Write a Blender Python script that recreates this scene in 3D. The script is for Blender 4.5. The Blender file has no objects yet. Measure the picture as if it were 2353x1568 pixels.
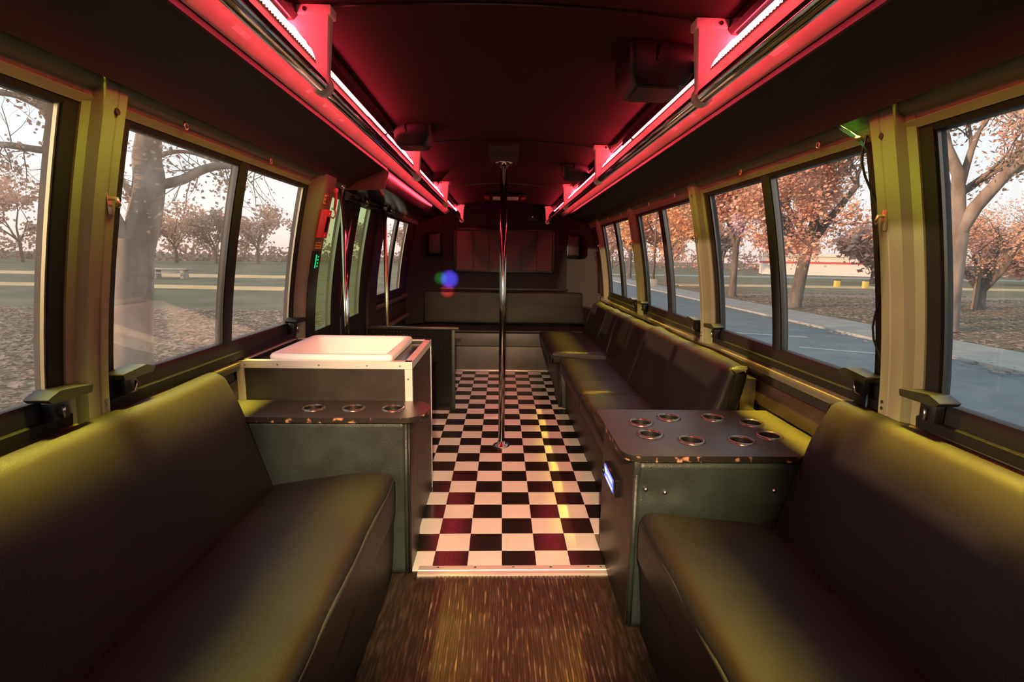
import bpy, bmesh, math, random
from mathutils import Vector, Matrix, noise

R = math.radians
scene = bpy.context.scene
col = scene.collection
random.seed(7)

# ------------------------------------------------------------------ camera
PSI, RHO, PHI = R(2.17), R(1.0), R(9.2026)
F_PX, CX_PX, IMG_W = 1205.0, 1195.84, 2353.0
CAM = Vector((0.0, 0.0, 1.35))
fw = Vector((math.sin(PSI)*math.cos(PHI), math.cos(PSI)*math.cos(PHI), -math.sin(PHI)))
rt = Vector((math.cos(PSI), -math.sin(PSI), 0.0))
up = rt.cross(fw)
r2 = rt*math.cos(RHO) + up*math.sin(RHO)
u2 = up*math.cos(RHO) - rt*math.sin(RHO)
cd = bpy.data.cameras.new('camera')
cam = bpy.data.objects.new('camera', cd)
col.objects.link(cam)
cam.matrix_world = Matrix(((r2.x, u2.x, -fw.x, CAM.x), (r2.y, u2.y, -fw.y, CAM.y),
                           (r2.z, u2.z, -fw.z, CAM.z), (0, 0, 0, 1)))
cd.sensor_fit = 'HORIZONTAL'
cd.sensor_width = 36.0
cd.lens = 36.0*F_PX/IMG_W
cd.shift_x = -(CX_PX - IMG_W/2)/IMG_W
cd.clip_start = 0.02
cd.clip_end = 600
scene.camera = cam

# ------------------------------------------------------------------ world, sun, exposure
scene.view_settings.view_transform = 'Standard'
scene.view_settings.look = 'None'
scene.view_settings.gamma = 1.0
scene.view_settings.exposure = 0.0
scene.view_settings.use_curve_mapping = False

w = bpy.data.worlds.new('evening_sky')
scene.world = w
w.use_nodes = True
nt = w.node_tree
nt.nodes.clear()
wo = nt.nodes.new('ShaderNodeOutputWorld')
bg = nt.nodes.new('ShaderNodeBackground')
tc = nt.nodes.new('ShaderNodeTexCoord')
sx = nt.nodes.new('ShaderNodeSeparateXYZ')
rp = nt.nodes.new('ShaderNodeValToRGB')
nt.links.new(tc.outputs['Generated'], sx.inputs[0])
nt.links.new(sx.outputs['Z'], rp.inputs[0])
nt.links.new(rp.outputs[0], bg.inputs[0])
nt.links.new(bg.outputs[0], wo.inputs[0])
e = rp.color_ramp.elements
e[0].position = 0.0; e[0].color = (1.0, 0.74, 0.62, 1)
e[1].position = 1.0; e[1].color = (0.50, 0.68, 0.85, 1)
for p, c in ((0.03, (1.0, 0.88, 0.82, 1)), (0.08, (1.0, 0.96, 0.94, 1)), (0.17, (0.94, 0.98, 1.0, 1)), (0.5, (0.75, 0.88, 0.98, 1))):
    k = e.new(p); k.color = c
bg.inputs[1].default_value = 1.22

sd = bpy.data.lights.new('low_sun', 'SUN')
sd.energy = 6.0
sd.angle = R(1.0)
sd.color = (1.0, 0.62, 0.36)
so = bpy.data.objects.new('low_sun', sd)
col.objects.link(so)
so.rotation_euler = Vector((0.93, 0.36, -0.10)).to_track_quat('-Z', 'Y').to_euler()

# ------------------------------------------------------------------ helpers: materials
MATS = {}
def mat(name, color, rough=0.5, metal=0.0, var=0.0, vscale=8.0, bump=0.0, bscale=200.0, coat=0.0,
        stretch=None, spec=0.5, col2=None, emit=None, estr=0.0, detail=4.0, ramp=(0.35, 0.68)):
    m = bpy.data.materials.new(name)
    m.use_nodes = True
    t = m.node_tree
    b = t.nodes['Principled BSDF']
    b.inputs['Base Color'].default_value = (*color, 1)
    b.inputs['Roughness'].default_value = rough
    b.inputs['Metallic'].default_value = metal
    b.inputs['Specular IOR Level'].default_value = spec
    b.inputs['Coat Weight'].default_value = coat
    b.inputs['Coat Roughness'].default_value = 0.12
    if emit:
        b.inputs['Emission Color'].default_value = (*emit, 1)
        b.inputs['Emission Strength'].default_value = estr
    if var > 0 or bump > 0 or col2:
        g = t.nodes.new('ShaderNodeNewGeometry')
        mp = t.nodes.new('ShaderNodeMapping')
        t.links.new(g.outputs['Position'], mp.inputs[0])
        if stretch:
            mp.inputs['Scale'].default_value = stretch
        if var > 0 or col2:
            n = t.nodes.new('ShaderNodeTexNoise')
            n.inputs['Scale'].default_value = vscale
            n.inputs['Detail'].default_value = detail
            t.links.new(mp.outputs[0], n.inputs['Vector'])
            r = t.nodes.new('ShaderNodeValToRGB')
            c2 = col2 or tuple(min(1, c*(1+var)) for c in color)
            c1 = color if col2 else tuple(c*(1-var) for c in color)
            r.color_ramp.elements[0].position = ramp[0]
            r.color_ramp.elements[0].color = (*c1, 1)
            r.color_ramp.elements[1].position = ramp[1]
            r.color_ramp.elements[1].color = (*c2, 1)
            t.links.new(n.outputs['Fac'], r.inputs[0])
            t.links.new(r.outputs[0], b.inputs['Base Color'])
        if bump > 0:
            n2 = t.nodes.new('ShaderNodeTexNoise')
            n2.inputs['Scale'].default_value = bscale
            n2.inputs['Detail'].default_value = 3
            t.links.new(mp.outputs[0], n2.inputs['Vector'])
            bp = t.nodes.new('ShaderNodeBump')
            bp.inputs['Strength'].default_value = bump
            bp.inputs['Distance'].default_value = 0.004
            t.links.new(n2.outputs['Fac'], bp.inputs['Height'])
            t.links.new(bp.outputs[0], b.inputs['Normal'])
    MATS[name] = m
    return m

def glass_mat(name, tint, refl, haze=0.0):
    m = bpy.data.materials.new(name)
    m.use_nodes = True
    t = m.node_tree
    t.nodes.clear()
    o = t.nodes.new('ShaderNodeOutputMaterial')
    tr = t.nodes.new('ShaderNodeBsdfTransparent')
    tr.inputs[0].default_value = (*tint, 1)
    gl = t.nodes.new('ShaderNodeBsdfGlossy')
    gl.inputs['Roughness'].default_value = 0.0
    gl.inputs['Color'].default_value = (1, 1, 1, 1)
    mx = t.nodes.new('ShaderNodeMixShader')
    mx.inputs[0].default_value = refl
    t.links.new(tr.outputs[0], mx.inputs[1])
    t.links.new(gl.outputs[0], mx.inputs[2])
    if haze > 0:
        df = t.nodes.new('ShaderNodeBsdfTranslucent')
        df.inputs[0].default_value = (0.95, 0.93, 0.90, 1)
        m2 = t.nodes.new('ShaderNodeMixShader')
        nz = t.nodes.new('ShaderNodeTexNoise')
        nz.inputs['Scale'].default_value = 3.0
        ml = t.nodes.new('ShaderNodeMath'); ml.operation = 'MULTIPLY'
        ml.inputs[1].default_value = haze*2
        g = t.nodes.new('ShaderNodeNewGeometry')
        t.links.new(g.outputs['Position'], nz.inputs['Vector'])
        t.links.new(nz.outputs['Fac'], ml.inputs[0])
        t.links.new(ml.outputs[0], m2.inputs[0])
        t.links.new(mx.outputs[0], m2.inputs[1])
        t.links.new(df.outputs[0], m2.inputs[2])
        t.links.new(m2.outputs[0], o.inputs[0])
    else:
        t.links.new(mx.outputs[0], o.inputs[0])
    MATS[name] = m
    return m

def emit_mat(name, color, strength):
    m = bpy.data.materials.new(name)
    m.use_nodes = True
    t = m.node_tree
    t.nodes.clear()
    o = t.nodes.new('ShaderNodeOutputMaterial')
    em = t.nodes.new('ShaderNodeEmission')
    em.inputs[0].default_value = (*color, 1)
    em.inputs[1].default_value = strength
    t.links.new(em.outputs[0], o.inputs[0])
    MATS[name] = m
    return m

mat('vinyl', (0.0125, 0.011, 0.0105), 0.43, spec=0.30, bump=0.25, bscale=260, var=0.2, vscale=3)
mat('vinyl_grey', (0.021, 0.030, 0.029), 0.42, bump=0.35, bscale=220, var=0.3, vscale=9)
mat('vinyl_kick', (0.10, 0.105, 0.10), 0.45, bump=0.2, bscale=200, var=0.2, vscale=4)
mat('piping', (0.020, 0.024, 0.026), 0.35)
mat('laminate', (0.028, 0.025, 0.021), 0.36, bump=0.12, bscale=160, var=0.2, vscale=12)
mat('board_edge', (0.012, 0.010, 0.009), 0.45, col2=(0.40, 0.20, 0.11), vscale=28, ramp=(0.56, 0.64))
mat('brown_panel', (0.030, 0.019, 0.013), 0.42, var=0.25, vscale=6, bump=0.1)
mat('black_plastic', (0.007, 0.007, 0.008), 0.35)
mat('black_gloss', (0.010, 0.009, 0.010), 0.18)
mat('black_rubber', (0.0055, 0.005, 0.005), 0.55, spec=0.3)
mat('ceiling_cloth', (0.030, 0.010, 0.012), 0.85, bump=0.25, bscale=300, spec=0.2)
mat('cove_vinyl', (0.022, 0.017, 0.016), 0.65, bump=0.3, bscale=240, spec=0.3)
mat('wall_dark', (0.014, 0.012, 0.010), 0.5, bump=0.15, bscale=120, var=0.2)
mat('rear_cloth', (0.010, 0.009, 0.010), 0.8, bump=0.2, bscale=250)
mat('taupe_paint', (0.155, 0.155, 0.095), 0.42, bump=0.06, bscale=90, var=0.08, vscale=5)
mat('rail_paint', (0.10, 0.09, 0.06), 0.4)
mat('pale_plastic', (0.85, 0.72, 0.70), 0.35)
mat('band_paint', (0.48, 0.40, 0.34), 0.45, var=0.1, vscale=6)
mat('chrome', (0.75, 0.75, 0.75), 0.10, 1.0)
mat('dark_chrome', (0.30, 0.30, 0.29), 0.14, 1.0)
mat('bead', (0.16, 0.14, 0.12), 0.22, 1.0)
mat('steel', (0.55, 0.53, 0.50), 0.25, 1.0)
mat('brass', (0.78, 0.66, 0.40), 0.28, 1.0)
mat('aluminium', (0.80, 0.78, 0.74), 0.38, 0.55, bump=0.08, bscale=60, stretch=(1, 12, 12))
mat('screw', (0.25, 0.22, 0.18), 0.35, 0.9)
mat('tile_white', (0.80, 0.75, 0.70), 0.28, var=0.05, vscale=5, bump=0.06, bscale=60)
mat('tile_black', (0.014, 0.011, 0.010), 0.20, bump=0.12, bscale=90)
mat('subfloor', (0.16, 0.14, 0.12), 0.6)
mat('rubber_floor', (0.022, 0.015, 0.011), 0.38, bump=0.25, bscale=90, col2=(0.075, 0.048, 0.028), ramp=(0.45,0.75), vscale=14, stretch=(6, 0.8, 1), detail=8)
mat('rubber_rib', (0.035, 0.025, 0.018), 0.36, col2=(0.26, 0.16, 0.09), ramp=(0.52,0.72), vscale=18, stretch=(5, 0.7, 1), detail=8)
mat('white_basin', (0.88, 0.86, 0.82), 0.3)
mat('red_plastic', (0.75, 0.06, 0.06), 0.35)
mat('orange_plastic', (0.85, 0.35, 0.18), 0.4)
mat('yellow_label', (0.70, 0.50, 0.10), 0.5)
mat('dark_print', (0.03, 0.025, 0.02), 0.6)
mat('green_print', (0.02, 0.20, 0.16), 0.5)
mat('white_print', (0.7, 0.68, 0.64), 0.5)
mat('teal_wire', (0.05, 0.28, 0.26), 0.45)
mat('blue_wire', (0.08, 0.30, 0.45), 0.45)
mat('blinds', (0.10, 0.085, 0.075), 0.5)
mat('cup_black', (0.008, 0.008, 0.008), 0.4)
emit_mat('neon_red', (1.0, 0.045, 0.075), 60.0)
emit_mat('neon_dot', (1.0, 0.25, 0.25), 8.0)
emit_mat('display_blue', (0.10, 0.12, 1.0), 3.0)
emit_mat('display_white', (0.75, 0.75, 1.0), 2.0)
emit_mat('exit_green', (0.02, 0.75, 0.22), 0.8)
glass_mat('window_glass', (0.95, 0.96, 0.96), 0.06, 0.025)
glass_mat('door_glass', (0.62, 0.72, 0.50), 0.05, 0.03)

# ------------------------------------------------------------------ helpers: geometry
class MB:
    def __init__(s):
        s.v = []; s.f = []
    def add(s, vs, fs):
        o = len(s.v)
        s.v += [tuple(p) for p in vs]
        s.f += [tuple(i+o for i in f) for f in fs]
        return s
    def box(s, x0, x1, y0, y1, z0, z1):
        return s.add([(x0,y0,z0),(x1,y0,z0),(x1,y1,z0),(x0,y1,z0),(x0,y0,z1),(x1,y0,z1),(x1,y1,z1),(x0,y1,z1)],
                     [(0,3,2,1),(4,5,6,7),(0,1,5,4),(1,2,6,5),(2,3,7,6),(3,0,4,7)])
    def rings(s, rings, cap=True, closed=True):
        n = len(rings[0]); o = len(s.v)
        for r in rings: s.v += [tuple(p) for p in r]
        for i in range(len(rings)-1):
            a = o+i*n; b = a+n
            for k in range(n if closed else n-1):
                k2 = (k+1) % n
                s.f.append((a+k, a+k2, b+k2, b+k))
        if cap:
            s.f.append(tuple(o+k for k in range(n-1, -1, -1)))
            s.f.append(tuple(o+(len(rings)-1)*n+k for k in range(n)))
        return s
    def tube(s, pts, r, n=10, cap=True):
        pts = [Vector(p) for p in pts]
        rr = r if isinstance(r, (list, tuple)) else [r]*len(pts)
        rings = []; u = None
        for i, p in enumerate(pts):
            d = (pts[min(i+1, len(pts)-1)] - pts[max(i-1, 0)]).normalized()
            if u is None:
                u = d.orthogonal().normalized()
            else:
                u = (u - d*u.dot(d))
                u = u.normalized() if u.length > 1e-6 else d.orthogonal().normalized()
            v = d.cross(u)
            rings.append([p + u*rr[i]*math.cos(2*math.pi*k/n) + v*rr[i]*math.sin(2*math.pi*k/n) for k in range(n)])
        return s.rings(rings, cap)
    def lathe(s, prof, c, axis='z', n=20, cap=True):
        c = Vector(c); rings = []
        for (rad, h) in prof:
            ring = []
            for k in range(n):
                a = 2*math.pi*k/n
                p = (rad*math.cos(a), rad*math.sin(a), h)
                if axis == 'x': p = (h, rad*math.cos(a), rad*math.sin(a))
                if axis == 'y': p = (rad*math.sin(a), h, rad*math.cos(a))
                ring.append(c+Vector(p))
            rings.append(ring)
        return s.rings(rings, cap)
    def prism(s, poly, y0, y1):
        return s.rings([[(x, y0, z) for x, z in poly], [(x, y1, z) for x, z in poly]])
    def build(s, name, m, parent=None, smooth=False, bevel=0.0, seg=2, fix=True):
        me = bpy.data.meshes.new(name)
        me.from_pydata(s.v, [], s.f)
        if fix or bevel > 0:
            bm = bmesh.new(); bm.from_mesh(me)
            if bevel > 0:
                bmesh.ops.bevel(bm, geom=bm.edges[:], offset=bevel, segments=seg, profile=0.5, affect='EDGES', clamp_overlap=True)
            if fix:
                bmesh.ops.recalc_face_normals(bm, faces=bm.faces[:])
            bm.to_mesh(me); bm.free()
        return link(name, me, m, parent, smooth)

def link(name, me, m, parent=None, smooth=False):
    if m is not None:
        me.materials.append(MATS[m] if isinstance(m, str) else m)
    if smooth:
        me.polygons.foreach_set('use_smooth', [True]*len(me.polygons))
        if smooth != 'all':
            try: me.set_sharp_from_angle(angle=R(40))
            except Exception: pass
    o = bpy.data.objects.new(name, me)
    col.objects.link(o)
    adopt(o, parent)
    return o

ROOT = {}
def adopt(o, parent):
    if parent is None: return
    o.parent = parent
    base = Vector((0, 0, 0))
    p = parent
    while p.parent is not None: p = p.parent
    base = ROOT.get(p.name, Vector((0, 0, 0)))
    if parent.parent is None:
        o.matrix_parent_inverse = Matrix.Translation(-base)

def tag(o, label=None, cat=None, group=None, kind=None):
    if label: o['label'] = label
    if cat: o['category'] = cat
    if group: o['group'] = group
    if kind: o['kind'] = kind
    return o

def thing(name, label, cat, loc, group=None, kind=None):
    o = bpy.data.objects.new(name, None)
    o.empty_display_size = 0.1
    col.objects.link(o)
    o.location = loc
    ROOT[o.name] = Vector(loc)
    return tag(o, label, cat, group, kind)

def struct(name, label, cat, loc=(0, 0, 0)):
    return thing(name, label, cat, loc, kind='structure')

def box(name, m, x0, x1, y0, y1, z0, z1, parent=None, bevel=0.004, seg=2, smooth=True):
    return MB().box(min(x0,x1), max(x0,x1), min(y0,y1), max(y0,y1), min(z0,z1), max(z0,z1)).build(name, m, parent, smooth, bevel, seg)

def copy_thing(root, delta, label=None):
    r = root.copy(); col.objects.link(r); r.location = root.location + Vector(delta)
    ROOT[r.name] = ROOT[root.name]
    if label: r['label'] = label
    for ch in list(root.children):
        c = ch.copy(); col.objects.link(c); c.parent = r
        for g in list(ch.children):
            d = g.copy(); col.objects.link(d); d.parent = c
    return r

def round_poly(pts, rad, n=4):
    out = []
    N = len(pts)
    for i in range(N):
        r = rad[i] if isinstance(rad, (list, tuple)) else rad
        p0, p, p1 = Vector(pts[i-1]), Vector(pts[i]), Vector(pts[(i+1) % N])
        a = (p0-p); b = (p1-p)
        r_ = min(r, a.length*0.49, b.length*0.49)
        if r_ < 1e-5:
            out.append(tuple(p)); continue
        A = p + a.normalized()*r_; B = p + b.normalized()*r_
        for k in range(n+1):
            t = k/n
            q = A*(1-t)**2 + p*2*t*(1-t) + B*t*t
            out.append(tuple(q))
    return out

def rrect(cx, cy, w_, h_, r, n=4):
    return round_poly([(cx-w_/2, cy-h_/2), (cx+w_/2, cy-h_/2), (cx+w_/2, cy+h_/2), (cx-w_/2, cy+h_/2)], r, n)

def densify(poly, step):
    out = []
    for i in range(len(poly)):
        a = Vector(poly[i]); b = Vector(poly[(i+1) % len(poly)])
        k = max(1, int((b-a).length/step))
        for j in range(k): out.append(tuple(a.lerp(b, j/k)))
    return out

def cushion(name, prof, y0, y1, m, parent=None, r=0.03, n=30, wr=0.004, wscale=5.0, seed=0.0, axis='y'):
    """soft upholstered pad: profile (x,z) extruded along y with rounded ends and slight sag"""
    prof = densify(prof, 0.03)
    P2 = [Vector((p[0], p[1])) for p in prof]
    N = len(P2)
    area = sum(P2[i].x*P2[(i+1) % N].y - P2[(i+1) % N].x*P2[i].y for i in range(N))
    sg = 1 if area > 0 else -1
    nr = []
    for i in range(N):
        t = (P2[(i+1) % N]-P2[i-1]).normalized()
        nr.append(Vector((t.y, -t.x))*sg)
    ys = []
    for k in range(6):
        a = math.pi/2*k/5
        ys.append((y0 + r*(1-math.sin(a)), r*(1-math.cos(math.pi/2-a)) if False else r*(1-math.sin(a)), a))
    rows = []
    for k in range(6):
        a = math.pi/2*k/5
        rows.append((y0 + r*(1-math.cos(a)), r*(1-math.sin(a))))
    for k in range(1, n):
        rows.append((y0+r + (y1-y0-2*r)*k/n, 0.0))
    for k in range(5, -1, -1):
        a = math.pi/2*k/5
        rows.append((y1 - r*(1-math.cos(a)), r*(1-math.sin(a))))
    rings = []
    for (y, d) in rows:
        ring = []
        for i in range(N):
            q = P2[i] - nr[i]*d
            dn = wr*noise.noise(Vector((q.x*wscale+seed, y*wscale, q.y*wscale)))*2
            q = q + nr[i]*dn
            p = (q.x, y, q.y) if axis == 'y' else (y, q.x, q.y)
            ring.append(p)
        rings.append(ring)
    return MB().rings(rings).build(name, m, parent, 'all')

def plate_holes(name, outline, holes, z0, z1, m, parent=None, bev=0.0):
    """flat board (x,y outline) with real round holes; holes = (x, y, r)"""
    c = bpy.data.curves.new(name, 'CURVE')
    c.dimensions = '2D'; c.fill_mode = 'BOTH'
    c.extrude = (z1-z0)/2
    c.bevel_depth = bev
    def spl(pts):
        s = c.splines.new('POLY'); s.points.add(len(pts)-1); s.use_cyclic_u = True
        for i, p in enumerate(pts): s.points[i].co = (p[0], p[1], 0, 1)
    spl(outline)
    for (x, y, r) in holes:
        spl([(x+r*math.cos(2*math.pi*k/28), y+r*math.sin(2*math.pi*k/28)) for k in range(28)])
    o = bpy.data.objects.new(name, c); col.objects.link(o)
    dg = bpy.context.evaluated_depsgraph_get()
    me = bpy.data.meshes.new_from_object(o.evaluated_get(dg))
    bpy.data.objects.remove(o); bpy.data.curves.remove(c)
    me.materials.clear()
    me.transform(Matrix.Translation((0, 0, (z0+z1)/2)))
    me.name = name
    return link(name, me, m, parent, False)

def screw(parent, p, axis='y', r=0.006, name='screw', m='screw'):
    return MB().lathe([(r, 0), (r, 0.002), (r*0.6, 0.0035)] if axis != 'y' else [(r, 0), (r, -0.002), (r*0.6, -0.0035)], p, axis, 8).build(name, m, parent, 'all')

# ------------------------------------------------------------------ bus body
XC = 0.03
def hw(z):
    return 1.195 - (0.138*((z-0.85)/0.9)**1.6 if z > 0.85 else 0.0)
def wp(s, y, z, inset=0.0):
    return (XC + s*(hw(z)-inset), y, z)
def zl(z0, z1, n=None):
    n = n or max(2, int((z1-z0)/0.09)+1)
    return [z0+(z1-z0)*i/n for i in range(n+1)]
def wloft(name, m, s, prof, z0, z1, parent=None, smooth=True, bevel=0.0):
    """profile of (y, inset) points swept up the curved side wall"""
    rings = [[wp(s, y, z, i) for (y, i) in prof] for z in zl(z0, z1)]
    return MB().rings(rings).build(name, m, parent, smooth, bevel)
def wslab(name, m, s, y0, y1, z0, z1, i0, i1, parent=None, bevel=0.0):
    return wloft(name, m, s, [(y0, i0), (y0, i1), (y1, i1), (y1, i0)], z0, z1, parent, True, bevel)
def wrail(name, m, s, prof, y0, y1, parent=None, ny=1):
    """profile of (z, inset) points swept along the wall"""
    rings = [[wp(s, y0+(y1-y0)*k/ny, z, i) for (z, i) in prof] for k in range(ny+1)]
    return MB().rings(rings).build(name, m, parent, True)

YF, YR = -1.5, 6.72
ZS, ZG0, ZG1, ZH = 0.895, 0.968, 1.69, 1.765

# floor with its checker tiles
floor = struct('floor', 'black and white checkerboard tile floor down the bus aisle', 'floor')
box('subfloor_board', 'subfloor', XC-1.2, XC+1.2, 2.10, YR, -0.05, -0.0045, floor, 0)
TW = 0.1524
tile_me = {}
def tile_mesh(key):
    if key not in tile_me:
        h = TW/2-0.0005
        mb = MB()
        t = 0.0012
        mb.rings([[(-h,-h,-0.0045),(h,-h,-0.0045),(h,h,-0.0045),(-h,h,-0.0045)],
                  [(-h,-h,-0.0006),(h,-h,-0.0006),(h,h,-0.0006),(-h,h,-0.0006)],
                  [(-h+t,-h+t,0),(h-t,-h+t,0),(h-t,h-t,0),(-h+t,h-t,0)]])
        o = mb.build('tile', key)
        tile_me[key] = o.data
        bpy.data.objects.remove(o)
    return tile_me[key]
for j in range(27):
    for k in range(-4, 5):
        if k >= 3 and j < 2: continue
        o = bpy.data.objects.new('tile', tile_mesh('tile_black' if (j+k) % 2 == 0 else 'tile_white'))
        col.objects.link(o)
        o.parent = floor
        o.location = (0.016+TW*(k+0.5), 2.0936+TW*(j+0.5), random.uniform(-0.0003, 0.0003))

aisle = struct('floor_front', 'worn brown ribbed rubber floor in front of the checkerboard', 'floor')
box('rubber_sheet', 'rubber_floor', XC-1.2, XC+1.2, YF, 2.10, -0.05, -0.0046, aisle, 0)
mb = MB()
x = -0.26
while x < 0.40:
    mb.rings([[(x-0.0045, YF, -0.0042), (x-0.003, YF, -0.0022), (x+0.003, YF, -0.0022), (x+0.0045, YF, -0.0042)],
              [(x-0.0045, 2.058, -0.0042), (x-0.003, 2.058, -0.0022), (x+0.003, 2.058, -0.0022), (x+0.0045, 2.058, -0.0042)]])
    x += 0.0175
tag(mb.build('rib', 'rubber_rib', aisle), kind='stuff')

thr = struct('trim_1', 'bright aluminium threshold strip between checker tiles and ribbed rubber', 'trim', (XC, 2.09, 0))
mb = MB()
prof = [(2.055, -0.004), (2.055, 0.001), (2.062, 0.004), (2.078, 0.004), (2.080, 0.0025), (2.086, 0.0025), (2.088, 0.005), (2.118, 0.005), (2.126, 0.001), (2.126, -0.004)]
mb.rings([[(-0.345, y, z) for y, z in prof], [(0.472, y, z) for y, z in prof]])
mb.build('metal_strip', 'aluminium', thr)
for sxp in (-0.262, -0.100, 0.066, 0.230, 0.395, 0.45):
    screw(thr, (sxp, 2.104, 0.005), 'z', 0.0055, m='steel')

# walls
for s, nm in ((-1, 'wall_left'), (1, 'wall_right')):
    wl = struct(nm, 'dark lower side wall of the bus on the %s under the windows' % ('door side' if s < 0 else 'side of the long seat'), 'wall')
    segs = [(YF, YR)] if s > 0 else [(YF, 3.14), (4.55, YR)]
    for (a, b) in segs:
        wslab('lower_panel', 'wall_dark', s, a, b, -0.05, ZS, 0.0, -0.05, wl)
        for (ra, rb) in ([(a, b)] if s > 0 else ([(a, 2.29)] if a < 0 else [(4.82, b)])):
          wrail('wall_rail', 'rail_paint', s, [(0.838, -0.002), (0.836, 0.020), (0.846, 0.026), (0.868, 0.026), (0.874, 0.018), (0.888, 0.006), (0.888, -0.002)], ra, rb, wl)
          wrail('seat_rail', 'rail_paint', s, [(0.600, -0.002), (0.600, 0.03), (0.612, 0.036), (0.628, 0.036), (0.64, 0.026), (0.64, -0.002)], ra, min(rb, 2.04) if (s < 0 and ra < 0) else rb, wl)
        wrail('wall_panel', 'brown_panel', s, [(0.68, -0.002), (0.68, 0.008), (0.79, 0.008), (0.79, -0.002)], a, b, wl)
    # header above the windows
    wrail('header', 'taupe_paint', s, [(ZG1+0.012, -0.03), (ZG1+0.012, 0.010), (ZG1+0.030, 0.018), (ZG1+0.036, 0.010), (ZG1+0.050, 0.012), (ZG1+0.058, 0.026), (ZH+0.02, 0.030), (ZH+0.02, -0.03)], YF, YR, wl)
    MB().rings([[(XC+s*1.06, y, 1.74), (XC+s*1.06, y, 2.06), (XC+s*1.10, y, 2.06), (XC+s*1.10, y, 1.74)] for y in (YF, YR)]).build('roof_side', 'wall_dark', wl)

# window posts
def post(n, s, y0, y1, label, wide=False):
    t = struct('trim_%d' % n, label, 'window post', (XC+s*1.19, (y0+y1)/2, 0.88))
    d = y1-y0
    wloft('post_cover', 'taupe_paint', s, [(y0, -0.03), (y0, 0.012), (y0+d*0.20, 0.014), (y0+d*0.26, 0.040), (y0+d*0.52, 0.043), (y0+d*0.54, 0.040), (y0+d*0.57, 0.040), (y0+d*0.59, 0.043),
          (y0+d*0.80, 0.043), (y0+d*0.86, 0.020), (y1, 0.014), (y1, -0.03)], 0.87, ZH+0.03, t)
    z = 1.70
    MB().lathe([(0.009, 0), (0.009, 0.003)], wp(s, y0+d*0.55, z, 0.044), 'x', 10).build('slot_hole', 'black_rubber', t)
    # brass latch
    lz = 1.47
    p = wp(s, y0+d*0.62, lz, 0.043)
    lt = MB().box(p[0]-0.003*s-0.003, p[0]+0.003, p[1]-0.008, p[1]+0.008, lz-0.03, lz+0.03).build('latch_plate', 'brass', t, True, 0.002)
    MB().tube([(p[0], p[1], lz+0.012), (p[0]-s*0.022, p[1], lz+0.012), (p[0]-s*0.026, p[1]+0.0, lz-0.004), (p[0]-s*0.010, p[1]+0.02, lz-0.006)], 0.0055, 8).build('latch_bolt', 'brass', t, 'all')
    for zz in (0.905, 0.925):
        q = wp(s, y0+d*0.70, zz, 0.043)
        MB().lathe([(0.006, 0), (0.006, -s*0.003)], q, 'x', 8).build('screw', 'steel', t)
    return t
RP = [(-0.12, 0.05), (1.415, 1.575), (2.895, 3.065), (4.37, 4.53), (5.88, 6.05)]
post(2, 1, *RP[1], 'sunlit tan window post beside the black cable, opposite the tall tree')
post(3, 1, *RP[2], 'tan window post between the second and third pairs of panes on the long-seat side')
post(4, 1, *RP[3], 'narrow-looking tan window post beyond the orange tree panes, near the far bench')
post(5, 1, *RP[4], 'last tan window post at the far corner above the raised seat')
post(6, 1, *RP[0], 'tan window post beside the camera on the long-seat side')
LP = [(-0.12, 0.05), (1.39, 1.525)]
post(7, -1, *LP[1], 'olive-lit window post in front of the thick sycamore trunk')
post(8, -1, *LP[0], 'tan window post beside the camera on the door side')

# windows
def latch(parent, s, y, z, flip=1, sc=1.25):
    """black pull handle standing on the bottom frame"""
    b = wp(s, y, z, 0.012)
    bx, by, bz = b
    L = 0.105*sc
    out = round_poly([(-L*0.5, 0.0), (-L*0.55, 0.016*sc), (L*0.25, 0.024*sc), (L*0.55, 0.012*sc), (L*0.45, 0.002)], 0.006, 3)
    mb = MB()
    mb.rings([[(bx - s*dx, by+flip*u, bz+0.028*sc+v) for u, v in out] for dx in (0.005, 0.012, 0.045*sc, 0.052*sc)])
    h = mb.build('latch_handle', 'black_plastic', parent, True)
    MB().box(bx-s*0.02-0.014, bx-s*0.02+0.014, by-0.022*sc, by+0.022*sc, bz-0.02, bz+0.03*sc).build('latch_base', 'black_plastic', h, True, 0.004)
    MB().tube([(bx-s*0.028, by-flip*0.01, bz-0.018), (bx-s*0.042, by+flip*0.004, bz-0.012), (bx-s*0.046, by+flip*0.006, bz+0.02)], 0.004, 6).build('latch_spring', 'steel', h, 'all')

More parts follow.
